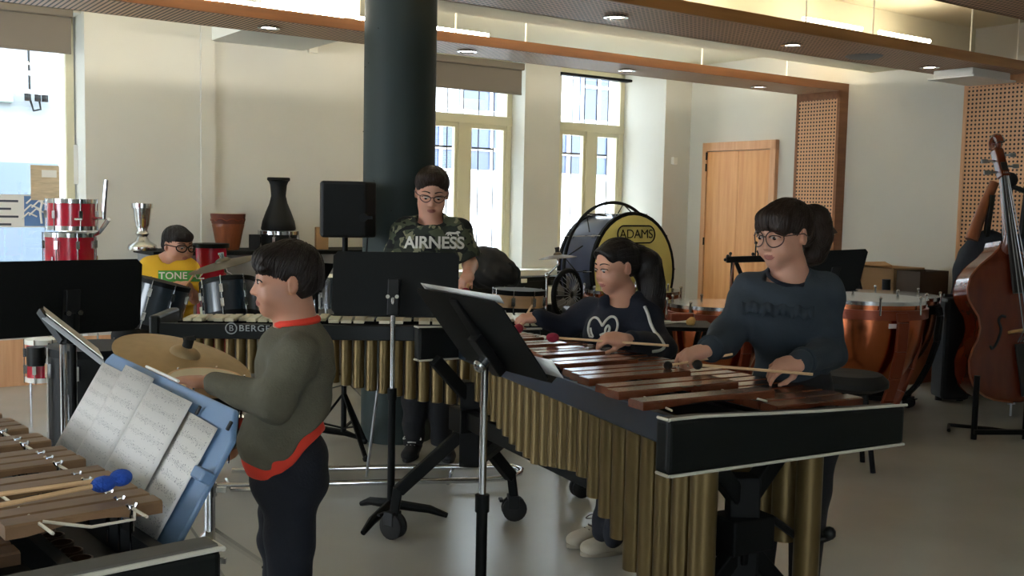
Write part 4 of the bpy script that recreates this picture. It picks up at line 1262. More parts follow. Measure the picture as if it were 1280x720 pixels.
cymbal('cymbal', cc, (-.10, 0.02, .99), .15, 'dark_bronze', 'small cymbal seen edge-on before the window pier', (cc.x - .08, cc.y, 0))
# hand drum under the tan cymbal
c = D(257, 473, 2.98)
t = thing('hand_drum', 'natural-skin hand drum under the palm of the boy in olive', 'drum', (c.x, c.y, 0))
drum(t, c, (.10, -.10, .98), .102, .22, 'black_case', 'skin_head', 6, 'maple', .006)
fx, fy = D(262, 600, 3.1).x, 3.1
a = MB(); a.tube([(fx, fy, .06), (fx, fy, c.z - .26), c - Vector((.02, 0, .22))], .0165, 10); a.build('pole', 'chrome', t, smooth=True)
for z in (.30, .52, .12): a = MB(); a.cyl((fx, fy, z - .02), (fx, fy, z + .02), .022, 12); a.bar((fx - .05, fy, z), (fx + .05, fy, z), .012, .016); a.build('collar', 'chrome', t, smooth=True)
for q in (1.55, 3.4, 4.9):
    a = MB(); e = Vector((fx + .45 * cos(q) * (1.6 if q == 1.55 else .7), fy + .45 * sin(q) * (1.6 if q == 1.55 else .7), .02)); a.bar((fx, fy, .40), e, .022, .012); l = a.build('leg', 'chrome', t)
    a = MB(); dd = (e - Vector((fx, fy, .40))).normalized(); a.cyl(e - dd * .06, e + dd * .01, .017, 12, .022); a.build('rubber_foot', 'black_rubber', l, smooth=True)

# drum kit
for px, py, r, h, ax, lab in ((204, 352, .165, .30, (.24, .10, .96), 'dark blue floor tom in front of the boy in yellow, beside the wide black stand'), (285, 352, .17, .24, (-.16, .26, .95), 'dark blue kit tom under the dark cymbal')):
    c = D(px, py, 6.55)
    t = thing('tom_drum', lab, 'drum', (c.x, c.y, 0))
    drum(t, c, ax, r, h, 'blue_drum', 'black_satin', 8, 'black_satin', .008, lug_m='chrome')
    legs3(t, Vector((c.x, c.y + .05, 0)), c.z - h, .28, 'chrome')
c = D(264, 306, 7.5)
t = thing('conga_drum', 'tall bright red drum behind the boy in yellow', 'drum', (c.x, c.y, 0))
a = MB(); a.lathe([(.10, 0), (.12, .3), (.105, .62), (.112, c.z)], (c.x, c.y, 0), n=32); a.build('shell', 'red_drum', t, smooth=True)
a = MB(); a.lathe([(.115, c.z - .02), (.127, c.z - .02), (.127, c.z + .01), (.115, c.z + .01)], (c.x, c.y, 0), n=32); a.build('hoop', 'black_satin', t, smooth=True)
a = MB(); a.lathe([(0, c.z + .004), (.116, c.z)], (c.x, c.y, 0), n=32); a.build('head', 'skin_head', t)
a = MB(); q = D(277, 368, 7.62); a.box(q, (.05, .004, .06)); a.build('label_plate', 'white_plastic', t)

# cupboard with goblet drums on it
struct_y = 7.72
t = thing('storage_cupboard', 'low grey cupboard with black edges along the wall behind the drum kit', 'cupboard', W(3.2, 7.95, 0))
zt = 1.0
a = MB(); a.bx(2.25, 4.45, 7.72, 8.22, 0.02, zt - .03); a.build('body', 'grey_case', t, room=True)
a = MB(); a.bx(2.22, 4.48, 7.70, 8.24, zt - .03, zt)
for x in (2.24, 2.75, 3.3, 3.85, 4.42): a.bx(x - .015, x + .015, 7.695, 7.72, 0, zt - .03)
a.build('edge_trim', 'black_satin', t, room=True, bevel=.003)
def onwall(px, py, y=7.95):
    x, z = onY(px, py, y); w = W(x, y, z); return w
def goblet(name, px, py_top, py_bot, prof, m, label, cat='drum', parts=None):
    b = onwall(px, py_bot); tp = onwall(px, py_top); H = tp.z - zt
    t = thing(name, label, cat, (b.x, b.y, zt))
    a = MB(); a.lathe([(r, h * H) for r, h in prof], (b.x, b.y, zt), n=36); a.build('body', m, t, smooth=True, ang=60)
    return t, b, H
M['silver'] = mat('polished_silver', (196, 196, 194), 0.2, metal=1.0, bump=0.15, bscale=70)
t, b, H = goblet('goblet_drum', 178, 255, 308, [(.10, 0), (.105, .05), (.10, .12), (.055, .20), (.035, .30), (.05, .36), (.036, .44), (.05, .55), (.07, .98), (.07, 1.0)], 'silver', 'shiny silver goblet drum standing on the cupboard')
a = MB(); a.lathe([(.066, H), (.076, H + .004), (.076, H - .03), (.07, H - .03)], (b.x, b.y, zt), n=32); a.build('rim', 'chrome', t, smooth=True)
t, b, H = goblet('goblet_drum', 285, 267, 310, [(.085, 0), (.09, .10), (.118, .62), (.122, .68), (.120, .70), (.13, .97), (.132, 1.0)], 'brown_wood', 'brown wooden goblet drum with scalloped rim on the cupboard')
a = MB(); a.lathe([(.123, H * .72), (.134, H * .99), (.12, H)], (b.x, b.y, zt), n=36); a.build('rim_band', mat('dark_red_wood', (96, 44, 28), .5), t, smooth=True)
a = MB()
a.tube([Vector((b.x + .129 * cos(i * .1), b.y + .129 * sin(i * .1), zt + H * (.80 + .06 * abs(sin(i * .45))))) for i in range(63)], .004, 5, closed=True); a.build('scallops', 'copper_paint', t)
a = MB(); a.lathe([(0, H + .002), (.128, H)], (b.x, b.y, zt), n=32); a.build('head', 'skin_head', t)
# black goblet drum upside down on a small snare
b = onwall(348, 300)
t = thing('snare_drum', 'thin chrome-hooped snare drum on the cupboard under the black goblet drum', 'drum', (b.x, b.y, zt))
SNZ = onwall(348, 289).z
drum(t, (b.x, b.y, SNZ), (0, 0, 1), .15, SNZ - zt - .009, 'black_case', 'drum_white', 8, 'chrome', .008)
t = thing('goblet_drum', 'tall matt black goblet drum standing upside down on a small snare', 'drum', (b.x, b.y, SNZ))
H = onwall(350, 222).z - SNZ
a = MB(); a.lathe([(.130, 0.006), (.138, .02), (.128, H * .18), (.10, H * .36), (.072, H * .52), (.058, H * .66), (.066, H * .86), (.085, H * .97), (.087, H), (.078, H)], (b.x + .0, b.y, SNZ), n=40); a.build('body', 'black_case', t, smooth=True, ang=60)
a = MB(); a.lathe([(.080, H * .93), (.09, H * .95), (.09, H * .985), (.085, H)], (b.x, b.y, SNZ), n=40); a.build('rim', 'black_satin', t, smooth=True)
a = MB(); q = onwall(402, 300, 7.9); a.box((q.x, q.y, zt + .09), (.10, .1, .18), .3); tag(a.build('cardboard_box', 'cardboard', bevel=.003), 'small tan box on the cupboard beside the speaker', 'box')
a = MB(); q = onwall(318, 303, 7.9); a.box((q.x, q.y, zt + .06), (.08, .1, .12), .3); tag(a.build('black_box', 'black_plastic', bevel=.005), 'small black box on the cupboard beside the snare', 'box')

# loudspeaker on pole
c = D(434, 262, 5.72)
t = thing('loudspeaker', 'black loudspeaker on a pole beside the column', 'speaker', (c.x + .02, c.y, 0))
a = MB(); a.prism([(-.145, -.15), (.09, -.17), (.15, -.10), (.15, .12), (.06, .17), (-.145, .16)], (c.x, c.y, c.z - .148), Vector((cos(.2), sin(.2), 0)), Vector((-sin(.2), cos(.2), 0)), (0, 0, .30)); a.build('cabinet', 'black_plastic', t, bevel=.012)
a = MB(); a.prism([(-.13, -.162), (.08, -.180), (.08, -.17), (-.13, -.15)], (c.x, c.y, c.z - .135), Vector((cos(.2), sin(.2), 0)), Vector((-sin(.2), cos(.2), 0)), (0, 0, .27)); a.build('grille', 'black_satin', t)
a = MB(); q = D(455, 272, 5.58); a.cyl(q, q - Vector((0, .035, 0)), .022, 12); a.bar(q - Vector((0, .03, 0)), q + Vector((.05, -.03, .0)), .016, .016); a.build('bracket_knob', 'black_satin', t, smooth=True)
legs3(t, Vector((c.x - .01, c.y, 0)), c.z - .12, .24, 'black_satin', 3, .012, 1.2)
a = MB(); a.tube([D(461, 278, 5.6), D(459, 300, 5.62), D(457, 330, 5.65), D(452, 420, 5.68)], .005, 6); a.build('cable', 'black_rubber', t)

# black cabinets under the windows, bag, case
t = thing('low_cabinet', 'long low black cabinet under the windows', 'cabinet', W(6.2, 8.4, 0))
a = MB(); a.bx(4.80, 7.72, 8.28, 8.66, 0.0, .69); a.build('body', 'black_case', t, room=True, bevel=.004)
for i in range(4):
    a = MB(); a.bx(4.84 + i * .72, 5.5 + i * .72, 8.265, 8.28, .06, .65); a.build('door', 'black_case', t, room=True, bevel=.003)
x, z = onY(655, 351, 8.26); a = MB(); a.bx(x - .035, x + .035, 8.255, 8.265, z - .02, z + .02); a.build('socket', 'white_plastic', t, room=True, bevel=.003)
c = D(612, 352, 8.6)
t = thing('backpack', 'black padded bag slumped on the low cabinet beside the window', 'bag', (c.x, c.y, .69))
zz = .70
sdf_obj('bag_body', [ell((c.x - .02, c.y, zz + .17), (.19, .13, .18), k=.04), ell((c.x + .13, c.y, zz + .12), (.11, .12, .13), k=.05), ell((c.x - .14, c.y, zz + .24), (.09, .1, .12), k=.05), ell((c.x + .02, c.y - .10, zz + .12), (.13, .06, .10), k=.03), cut((0, 0, zz), (0, 0, -1))], .012, 'black_bag', t,
        disp=lambda x, y, z: .006 * np.sin(x * 60 + z * 30) * np.sin(z * 55))
a = MB(); a.tube(spline([(c.x + .16, c.y - .08, zz + .22), (c.x + .24, c.y - .12, zz + .16), (c.x + .22, c.y - .13, zz + .05), (c.x + .15, c.y - .12, zz + .03)]), .012, 8); a.build('strap', 'black_satin', t, smooth=True)
c = D(590, 380, 7.2)
t = thing('equipment_case', 'black flight case with steel edges between the bag and the snare', 'case', (c.x, c.y, 0))
a = MB(); a.box((c.x, c.y, .37), (.66, .4, .72)); a.build('body', 'black_case', t, bevel=.006)
a = MB()
for sx in (-.33, .33): a.box((c.x + sx, c.y - .2, .37), (.016, .012, .73))
a.box((c.x, c.y - .2, .73), (.66, .012, .014)); build_each(a, 'edge_trim', 'steel', t)
# gong-like disc on stand near the bass drum, framed picture
c = D(709, 368, 8.3)
t = thing('floor_fan', 'round dark fan standing sideways beside the bass drum', 'fan', (c.x, c.y, 0))
dn_ = Vector((.80, -.6, 0)).normalized()
a = MB(); x, y, d = frame_from(dn_); a.tube([c + x * (.19 * cos(i * pi / 20)) + y * (.19 * sin(i * pi / 20)) for i in range(40)], .022, 8, closed=True); a.build('ring', 'black_satin', t, smooth=True)
a = MB()
for i in range(24):
    e = x * cos(i * pi / 12) + y * sin(i * pi / 12); a.tube([c + d * .05 + e * .03, c + d * .045 + e * .12, c + e * .185], .0025, 4)
a.build('guard', 'steel', t)
a = MB()
for i in range(5):
    q0 = i * 2 * pi / 5; e = x * cos(q0) + y * sin(q0); f = x * cos(q0 + .8) + y * sin(q0 + .8); a.add([c + e * .02, c + e * .16 + d * .02, c + f * .16 - d * .02, c + f * .02], [(0, 1, 2, 3)])
build_each(a, 'blade', 'grey_plastic', t, solid=.003)
a = MB(); a.ball(c, .05, 14); a.cyl(c - d * .11, c, .05, 14); a.build('motor', 'black_plastic', t, smooth=True)
a = MB(); a.cyl((c.x, c.y, 0.02), (c.x, c.y, c.z - .2), .016, 10); a.lathe([(.17, 0), (.17, .02), (.03, .04)], (c.x, c.y, 0), n=24); a.build('base', 'black_satin', t, smooth=True)
m_, x0, x1, z0, z1 = plate(8.24, 684, 693, 357, 381, .012)
o = tag(m_.build('picture_card', 'grey_plastic', room=True), 'small pale framed card leaning on the black cabinet', 'picture')
a = MB(); a.bx(x0 + .012, x1 - .012, 8.236, 8.242, z0 + .012, z1 - .012); a.build('card', 'paper', o, room=True)

# percussion table
c = D(856, 407, 5.6)
t = thing('percussion_table', 'small black table carrying mallets between the two girls', 'table', (c.x, c.y, 0))
a = MB(); a.box((c.x, c.y, c.z), (.30, .34, .022)); a.build('table_top', 'black_satin', t, bevel=.004)
for s_ in (-1, 1):
    a = MB(); a.bar((c.x - .1 * s_, c.y + .1, c.z - .01), (c.x + .08 * s_, c.y - .1, .01), .022, .022); a.build('leg', 'black_satin', t)
    a = MB(); a.bar((c.x - .1 * s_, c.y - .1, c.z - .01), (c.x + .08 * s_, c.y + .12, .01), .022, .022); a.build('leg', 'black_satin', t)
z = c.z + .026
mallet('mallet', (c.x + .02, c.y - .06, z), (c.x - .19, c.y - .03, z - .006), .022, 'tan_yarn', 'white_plastic', 'tan-headed mallet on the small black table, nearest the edge', (1, 1, 1.1))
mallet('mallet', (c.x + .04, c.y + .02, z), (c.x - .13, c.y - .10, z - .006), .02, 'tan_yarn', 'white_plastic', 'tan-headed mallet on the small black table, behind another', (1, 1, 1.1))
a = MB(); a.bar((c.x - .06, c.y + .1, z + .006), (c.x + .06, c.y + .06, z + .012), .05, .05); tag(a.build('wood_block', 'copper_paint', bevel=.008), 'small orange wood block on the black percussion table', 'wood block')
# black rack
c = D(925, 325, 8.35)
t = thing('percussion_rack', 'black metal rack with clamps standing before the beech door', 'rack', (c.x, c.y, 0))
a = MB(); a.bar((c.x - .11, c.y, c.z), (c.x + .3, c.y, c.z + .02), .05, .05); a.build('cross_bar', 'black_satin', t, bevel=.006)
a = MB(); a.bar((c.x - .04, c.y, c.z), (c.x + .02, c.y, c.z - .13), .03, .03); a.cyl((c.x - .06, c.y, c.z), (c.x - .06, c.y, .0), .014, 10); a.cyl((c.x + .25, c.y, c.z), (c.x + .25, c.y, .0), .014, 10)
a.bar((c.x - .06, c.y - .2, .015), (c.x - .06, c.y + .2, .015), .03, .03); a.bar((c.x + .25, c.y - .2, .015), (c.x + .25, c.y + .2, .015), .03, .03); build_each(a, 'leg', 'black_satin', t)
a = MB()
for dx_, dz in ((-.12, .0), (-.10, .03), (-.08, .05), (.10, .05), (.14, .07), (.19, .05), (.17, .11), (.12, .14)):
    a.ball((c.x + dx_, c.y - .01, c.z + dz), .014, 8); a.cyl((c.x + dx_, c.y, c.z), (c.x + dx_, c.y - .01, c.z + dz), .006, 6)
a.build('clamps', 'black_plastic', t, smooth=True)
a = MB(); a.tube([(c.x - .055, c.y - .03, c.z - .02), (c.x - .07, c.y - .03, c.z - .15), (c.x - .06, c.y - .03, c.z - .33)], .008, 6); a.build('cord', 'brown_wood', t)

# dark wedge with pale underside, not identified further
c = D(1030, 287, 7.4)
t = thing('angled_wedge', 'dark angular lampshade with pale underside behind the glasses girl\'s ponytail', 'lamp', (c.x, c.y, 0))
a = MB(); a.prism([(-.10, .15), (-.02, .13), (.10, -.02), (.0, -.05), (-.10, -.02)], (c.x, c.y, c.z), (1, 0, 0), (0, 0, 1), (0, .14, 0)); a.build('wedge_body', 'dark_brown', t, bevel=.004)
a = MB(); a.prism([(-.09, -.12), (.085, -.03), (.0, -.045), (-.09, -.03)], (c.x, c.y - .002, c.z), (1, 0, 0), (0, 0, 1), (0, .14, 0)); a.build('underside', 'poster_tan', t)
a = MB(); a.cyl((c.x - .06, c.y + .07, .02), (c.x - .06, c.y + .07, c.z - .05), .012, 8); a.lathe([(.14, 0), (.14, .02), (.02, .03)], (c.x - .06, c.y + .07, 0), n=24); a.build('pole', 'black_satin', t, smooth=True)

# shelf with clutter by the side wall
t = thing('side_shelf', 'low wooden shelf by the side wall loaded with boxes', 'shelf', W(7.8, 5.5, 0))
a = MB(); a.bx(7.5, 8.09, 5.02, 6.05, .60, .63); a.bx(7.5, 8.09, 5.02, 6.05, .2, .23); build_each(a, 'shelf_board', 'brown_wood', t, room=True)
a = MB()
for y in (5.04, 6.03): a.bx(7.5, 8.09, y - .015, y + .015, 0, .63)
build_each(a, 'side_panel', 'brown_wood', t, room=True)
def cbox(x0, x1, y0, y1, z0, z1, m, label, flaps=False):
    t = thing('storage_box', label, 'box', W((x0 + x1) / 2, (y0 + y1) / 2, z0))
    a = MB(); th = .006
    a.bx(x0, x1, y0, y1, z0, z0 + th)
    a.bx(x0, x0 + th, y0, y1, z0, z1); a.bx(x1 - th, x1, y0, y1, z0, z1); a.bx(x0, x1, y0, y0 + th, z0, z1); a.bx(x0, x1, y1 - th, y1, z0, z1); a.build('body', m, t, room=True)
    if flaps:
        a = MB(); a.bar((x0, (y0 + y1) / 2, z1), (x0 - .09, (y0 + y1) / 2, z1 + .02), y1 - y0, .004, (0, 0, 1)); a.bar(((x0 + x1) / 2, y1, z1), ((x0 + x1) / 2, y1 + .08, z1 + .03), x1 - x0, .004, (0, 0, 1)); build_each(a, 'flap', m, t, room=True)
cbox(7.62, 8.05, 5.30, 5.62, .632, .93, 'cardboard', 'open cardboard box in the middle of the side shelf', True)
cbox(7.66, 8.05, 5.66, 6.0, .632, .92, 'cardboard', 'open cardboard box on the side shelf, beside the black stand', True)
cbox(7.60, 8.0, 5.04, 5.26, .632, .92, 'dark_brown', 'dark brown box on the side shelf nearest the double bass')
def onshelf(px, z): 
    q = G(px, 360, z) ; return q
for i in range(5):
    w0 = W(7.56, 5.92 - i * .004, .633 + i * .026); a = MB(); a.box((w0.x, w0.y, w0.z + .011), (.17, .12, .022), .4 + i * .13); tag(a.build('book', ('paper', 'dark_brown', 'grey_plastic', 'paper', 'cardboard')[i], bevel=.002), 'thin book in the pile at the stand end of the side shelf', 'book', 'books piled on the side shelf')
for i, (x, y, dx2, dz2, m_) in enumerate(((7.54, 5.62, .06, .24, 'black_plastic'), (7.54, 5.54, .09, .27, 'black_plastic'), (7.53, 5.70, .12, .13, 'cardboard'), (7.56, 5.32, .0, .2, 'black_plastic'))):
    a_, b_ = W(x, y, .662), W(x - .01, y + dx2, .64 + dz2)
    a = MB(); a.cyl(a_, b_, .024 if i < 3 else .035, 12); tag(a.build('tube_roll', m_, smooth=True), ('short black tube leaning against the cardboard box', 'longer black tube leaning across the open cardboard box', 'tan cardboard roll lying low on the side shelf', 'stubby black cylinder before the dark brown box')[i], 'tube')

# ---------------------------------------------------------------- double bass
P0 = D(1264, 502, 7.2); P1 = D(1241, 215, 7.42)
ez = (P1 - P0).normalized(); ex = (Vector((1, .18, 0)) - ez * ez.dot(Vector((1, .18, 0)))).normalized(); ey = ez.cross(ex)
if ey.y > 0: ey = -ey
t = thing('double_bass', 'red-brown double bass with black fingerboard standing at the picture edge', 'double bass', (P0.x, P0.y, 0))
HT = 1.12
prof = [(0, .05), (.02, .17), (.06, .265), (.12, .325), (.2, .35), (.30, .345), (.38, .305), (.43, .268), (.50, .245), (.58, .25), (.64, .285), (.70, .315), (.77, .318), (.85, .285), (.92, .215), (.98, .12), (1.03, .06), (1.08, .04)]
S_ = HT / 1.08
pv = [a_ for a_, _ in prof]; pw = [b_ for _, b_ in prof]
def wid(h): return float(np.interp(h, pv, pw))
a = MB()
NU, NV = 20, 44
def surf(sgn, thick, arch):
    def f(u, v):
        h = v * 1.08; s_ = 2 * u - 1
        return P0 + ez * (h * S_) + ex * (wid(h) * s_ * S_) + ey * (sgn * (thick + arch * (1 - s_ ** 2) ** 1.0 * min(1, wid(h) / .2)))
    return f
a.grid(NU, NV, surf(1, .085, .045)); a.grid(NU, NV, surf(-1, .085, .03)); a.build('plates', 'bass_wood', t, smooth=True)
a = MB()
for s_ in (-1, 1):
    a.grid(1, NV, lambda u, v: P0 + ez * (v * 1.08 * S_) + ex * (s_ * wid(v * 1.08) * S_ * .985) + ey * (.088 * (2 * u - 1)))
a.build('ribs', 'bass_wood', t, smooth=True)
a = MB()
for s_ in (-1, 1): a.tube([P0 + ez * (h / 40 * 1.06 * S_) + ex * (s_ * wid(h / 40 * 1.06) * S_) + ey * .088 for h in range(41)], .007, 6)
a.build('edge', 'brown_wood', t, smooth=True)
def bp(h, x, o): return P0 + ez * (h * S_) + ex * x + ey * o
for s_ in (-1, 1):
    a = MB(); a.tube(spline([bp(.57, s_ * .085, .132), bp(.575, s_ * .115, .13), bp(.545, s_ * .135, .127), bp(.49, s_ * .125, .128), bp(.43, s_ * .145, .124), bp(.385, s_ * .17, .117), bp(.365, s_ * .195, .112), bp(.385, s_ * .205, .108)]), .009, 8); a.build('sound_hole', 'black_rubber', t, smooth=True)
a = MB(); a.prism([(-.075, 0), (-.045, 0), (-.03, .03), (.03, .03), (.045, 0), (.075, 0), (.085, .07), (.06, .14), (-.06, .14), (-.085, .07)], bp(.455, 0, .125), ex, (ey * .9 + ez * .1), ez * .02); a.build('bridge', 'pale_wood', t, bevel=.004)
a = MB(); a.prism([(-.03, 0), (.03, 0), (.05, .36), (-.05, .36)], bp(.04, 0, .15), ex, ez, ey * .015); a.build('tailpiece', 'ebony', t, bevel=.006)
a = MB(); a.prism([(-.045, 0), (.045, 0), (.024, .92), (-.024, .92)], bp(.72, 0, .165), ex, (ez - ey * .06).normalized(), ey * .022); a.build('fingerboard', 'ebony', t, bevel=.006)
a = MB(); a.bar(bp(.98, 0, .10), bp(1.52, 0, .115), .05, .05, ex); a.tube([bp(1.0, 0, .05), bp(1.06, 0, .10), bp(1.12, 0, .115)], [.07, .04, .03], 10); a.build('neck', 'bass_wood', t, bevel=.01)
a = MB(); a.bar(bp(1.50, 0, .115), bp(1.70, 0, .06), .065, .07, ex); a.build('peg_box', 'bass_wood', t, bevel=.01)
a = MB(); sc = bp(1.74, 0, .06)
a.tube([sc + (ey * cos(q) - ez * -sin(q)) * (.052 * (1 - q / 16)) for q in [i * .35 for i in range(36)]], [.03 - .0005 * i for i in range(36)], 8); a.build('scroll', 'bass_wood', t, smooth=True)
for i in range(4):
    s_ = -1 if i % 2 == 0 else 1
    a = MB(); c_ = bp(1.54 + i * .04, 0, .10 - i * .01); a.cyl(c_, c_ + ex * (.10 * s_), .008, 8); a.box(c_ + ex * (.115 * s_), (.05, .012, .03), R=Matrix((ex, ey, ez)).transposed()); a.build('peg', 'steel', t, bevel=.004)
for i in range(4):
    o_ = (i - 1.5) / 1.5
    a = MB(); a.tube([bp(.40, o_ * .03, .165), bp(.475, o_ * .055, .268), bp(1.53, o_ * .016, .138), bp(1.58, o_ * .016, .12)], .0035, 6); a.build('string', 'steel', t)
a = MB(); a.cyl(P0, (P0.x, P0.y, .0), .008, 8); a.cyl(P0 - ez * .02, P0 + ez * .02, .025, 12); a.build('endpin', 'steel', t)
# stand before the bass
f1 = G(1217, 549, 0)
t = thing('instrument_stand', 'low black metal stand on the floor in front of the double bass', 'stand', f1)
a = MB()
for px, h in ((1217, .40), (1281, .55)):
    q = G(px, 549, 0); a.cyl(q, q + Vector((0, 0, h)), .018, 10)
build_each(a, 'post', 'black_satin', t, smooth=True)
a = MB(); a.tube([G(1186, 538, .02), G(1186, 531, .02), G(1240, 536, .02), G(1300, 545, .02)], .012, 8); a.bar(G(1217, 540, .05), G(1300, 540, .05), .03, .03); a.build('floor_bar', 'black_satin', t, smooth=True)
# navy soft case with another instrument neck
c = D(1236, 400, 8.0)
t = thing('instrument_bag', 'navy padded instrument bag standing upright behind the double bass', 'bag', (c.x, c.y, 0))
sdf_obj('bag_body', [cone((c.x, c.y, .02), (c.x, c.y, .75), .26, .27, k=.05), ell((c.x - .03, c.y, .92), (.26, .16, .36), k=.1), ell((c.x + .2, c.y, .95), (.2, .15, .3), k=.1)], .02, 'navy_bag', t, disp=lambda x, y, z: .008 * np.sin(x * 25 + z * 14) * np.sin(z * 22 + x * 9))
a = MB(); a.tube([D(1214, 300, 7.95), D(1228, 262, 7.98), D(1243, 228, 8.0)], [.05, .04, .035], 10); a.build('neck', 'brown_wood', t, smooth=True)
a = MB()
for p_, q_ in (((1262, 232), (1300, 246)), ((1262, 236), (1255, 300)), ((1284, 240), (1276, 300)), ((1240, 244), (1232, 300))): a.bar(D(*p_, 7.95), D(*q_, 7.95), .05, .03)
build_each(a, 'strap', 'black_bag', t)
a = MB(); a.ball(D(1262, 225, 7.95), .06, 12); a.build('neck_hood', 'black_bag', t, smooth=True)
c = D(1190, 430, 7.76)
t = thing('equipment_case', 'upright black instrument case between the timpani and the double bass', 'case', (c.x, c.y, 0))
a = MB(); a.box((c.x, c.y, .40), (.21, .24, .76)); a.build('body', 'black_case', t, bevel=.03)
a = MB(); a.bar((c.x - .08, c.y, .79), (c.x + .08, c.y, .79), .03, .02); a.build('handle', 'black_rubber', t)
a = MB()
for s_ in (-.08, .08): a.cyl((c.x + s_, c.y, 0), (c.x + s_, c.y, .03), .025, 10)
build_each(a, 'foot', 'black_rubber', t)
# stool by girl with glasses: black cushion on a thin leg stool
c = D(1062, 474, 5.65)
t = thing('stool', 'round black padded stool behind the low end of the marimba', 'stool', (c.x, c.y, 0))
a = MB(); a.lathe([(0, .03), (.17, .035), (.205, 0), (.205, -.03), (.17, -.05), (0, -.05)], c, n=32); a.build('seat', 'black_bag', t, smooth=True)
a = MB(); a.lathe([(.12, -.05), (.12, -.07), (0, -.07)], c, n=24); a.build('seat_plate', 'black_satin', t)
for q in (-.9, .7, 2.2, 3.8):
    a = MB(); a.cyl((c.x + .10 * cos(q), c.y + .10 * sin(q), c.z - .06), (c.x + .17 * cos(q), c.y + .17 * sin(q), 0.0), .014, 10); a.build('leg', 'black_satin', t, smooth=True)
# ================================================================== people
def skin(name, c):
    m = mat(name, c, 0.5, sss=0.12, vary=0.04, vscale=14)
    M[name] = m
skin('skin_fair', (198, 146, 122)); skin('skin_olive', (182, 130, 104)); skin('skin_tan', (188, 136, 110))
M['lip'] = mat('lips', (158, 96, 86), 0.45)
def hairmat(name, c):
    t = NT(name)
    f = t.noise(t.obj(), 26.0, 4.0, 0.6, stretch=(2.2, 2.2, .35))
    t.l(t.mix(f, rgb([v * .55 for v in c]), rgb([min(255, v * 1.5) for v in c])), t.b.inputs['Base Color'])
    t.b.inputs['Roughness'].default_value = 0.5
    t.b.inputs['Specular IOR Level'].default_value = 0.3
    t.bump(f, .35, .02)
    M[name] = t.m
hairmat('hair_dark', (27, 20, 17)); hairmat('hair_brown', (38, 27, 21)); hairmat('hair_black', (22, 17, 16))
M['eye_white'] = mat('eye_white', (186, 176, 168), 0.3)
M['iris'] = mat('dark_iris', (34, 22, 16), 0.15)
M['olive_knit'] = mat('olive_grey_knit', (92, 88, 73), 0.95, vary=0.07, vscale=40, bump=0.25, bscale=170)
M['red_cloth'] = mat('orange_red_cloth', (226, 62, 42), 0.85, bump=0.1)
M['denim'] = mat('dark_denim', (14, 18, 29), 0.85, vary=0.12, vscale=20, bump=0.2, bscale=120)
M['navy_fleece'] = mat('navy_fleece', (16, 20, 33), 0.95, vary=0.06, vscale=20, bump=0.2, bscale=90)
M['slate_fleece'] = mat('slate_blue_sweatshirt', (46, 54, 62), 0.95, vary=0.06, vscale=20, bump=0.15, bscale=90)
M['black_cloth'] = mat('black_cloth', (22, 22, 25), 0.9, bump=0.15, bscale=60)
M['yellow_tee'] = mat('mustard_tee', (206, 162, 34), 0.9, bump=0.1, bscale=60)
M['green_print'] = mat('green_print', (66, 142, 62), 0.85)
M['white_print'] = mat('white_print', (208, 206, 196), 0.85)
M['shoe_white'] = mat('off_white_leather', (178, 168, 148), 0.6, vary=0.05)
M['sole'] = mat('cream_rubber_sole', (160, 150, 132), 0.8)
t = NT('camouflage')
f1_ = t.noise(t.obj(), 13.0, 2.0); f2_ = t.noise(t.obj(), 17.0, 2.0, stretch=(1.3, 1, .8))
c1_ = t.mix(t.math('GREATER_THAN', f1_, .54), rgb((36, 42, 34)), rgb((72, 78, 58)))
c2_ = t.mix(t.math('GREATER_THAN', f2_, .60), c1_, rgb((124, 122, 96)))
f3_ = t.noise(t.obj(), 11.0, 2.0, stretch=(1, .7, 1.4))
t.l(t.mix(t.math('GREATER_THAN', f3_, .57), c2_, rgb((18, 20, 20))), t.b.inputs['Base Color']); t.b.inputs['Roughness'].default_value = .9
M['camo'] = t.m

def locks(H, hair, m, n=150, seed=1, crown=(0, -.28, .5), over=.03, spread=2.3, r=.011, fringe=True):
    """tapered locks of hair combed from the crown over the hair mass"""
    rnd = random.Random(seed); bv = bvh_of(hair); a = MB()
    c0 = H.p(0, -.05, .05); w0 = (H.p(*crown) - c0).normalized()
    x, y, d = frame_from(w0)
    for i in range(n):
        an = 2 * pi * (i + rnd.random()) / n; t0 = rnd.uniform(.05, 1.0) * spread * .55; tw = rnd.uniform(-.25, .25)
        pts = []; prev = None
        for j in range(13):
            th = t0 + j * .10
            if th > spread: break
            aa = an + tw * j * .1
            e = d * cos(th) + (x * cos(aa) + y * sin(aa)) * sin(th)
            hit = bv.ray_cast(c0 + e * H.H, -e)
            if hit[0] is None or (hit[0] - c0).dot(e) < .30 * H.H: break
            p = hit[0] + e * (.002 * H.H)
            if prev is not None and (p - prev).length > .14 * H.H: break
            pts.append(p); prev = p
        if len(pts) < 4: continue
        N = len(pts)
        a.tube(pts, [r * H.H * (.25 + .75 * sin(pi * min(1, .15 + .85 * k / (N - 1)))) * (1 if k < N - 1 else .3) for k in range(N)], 5)
    return a.build('hair_locks', m, hair, smooth=True)

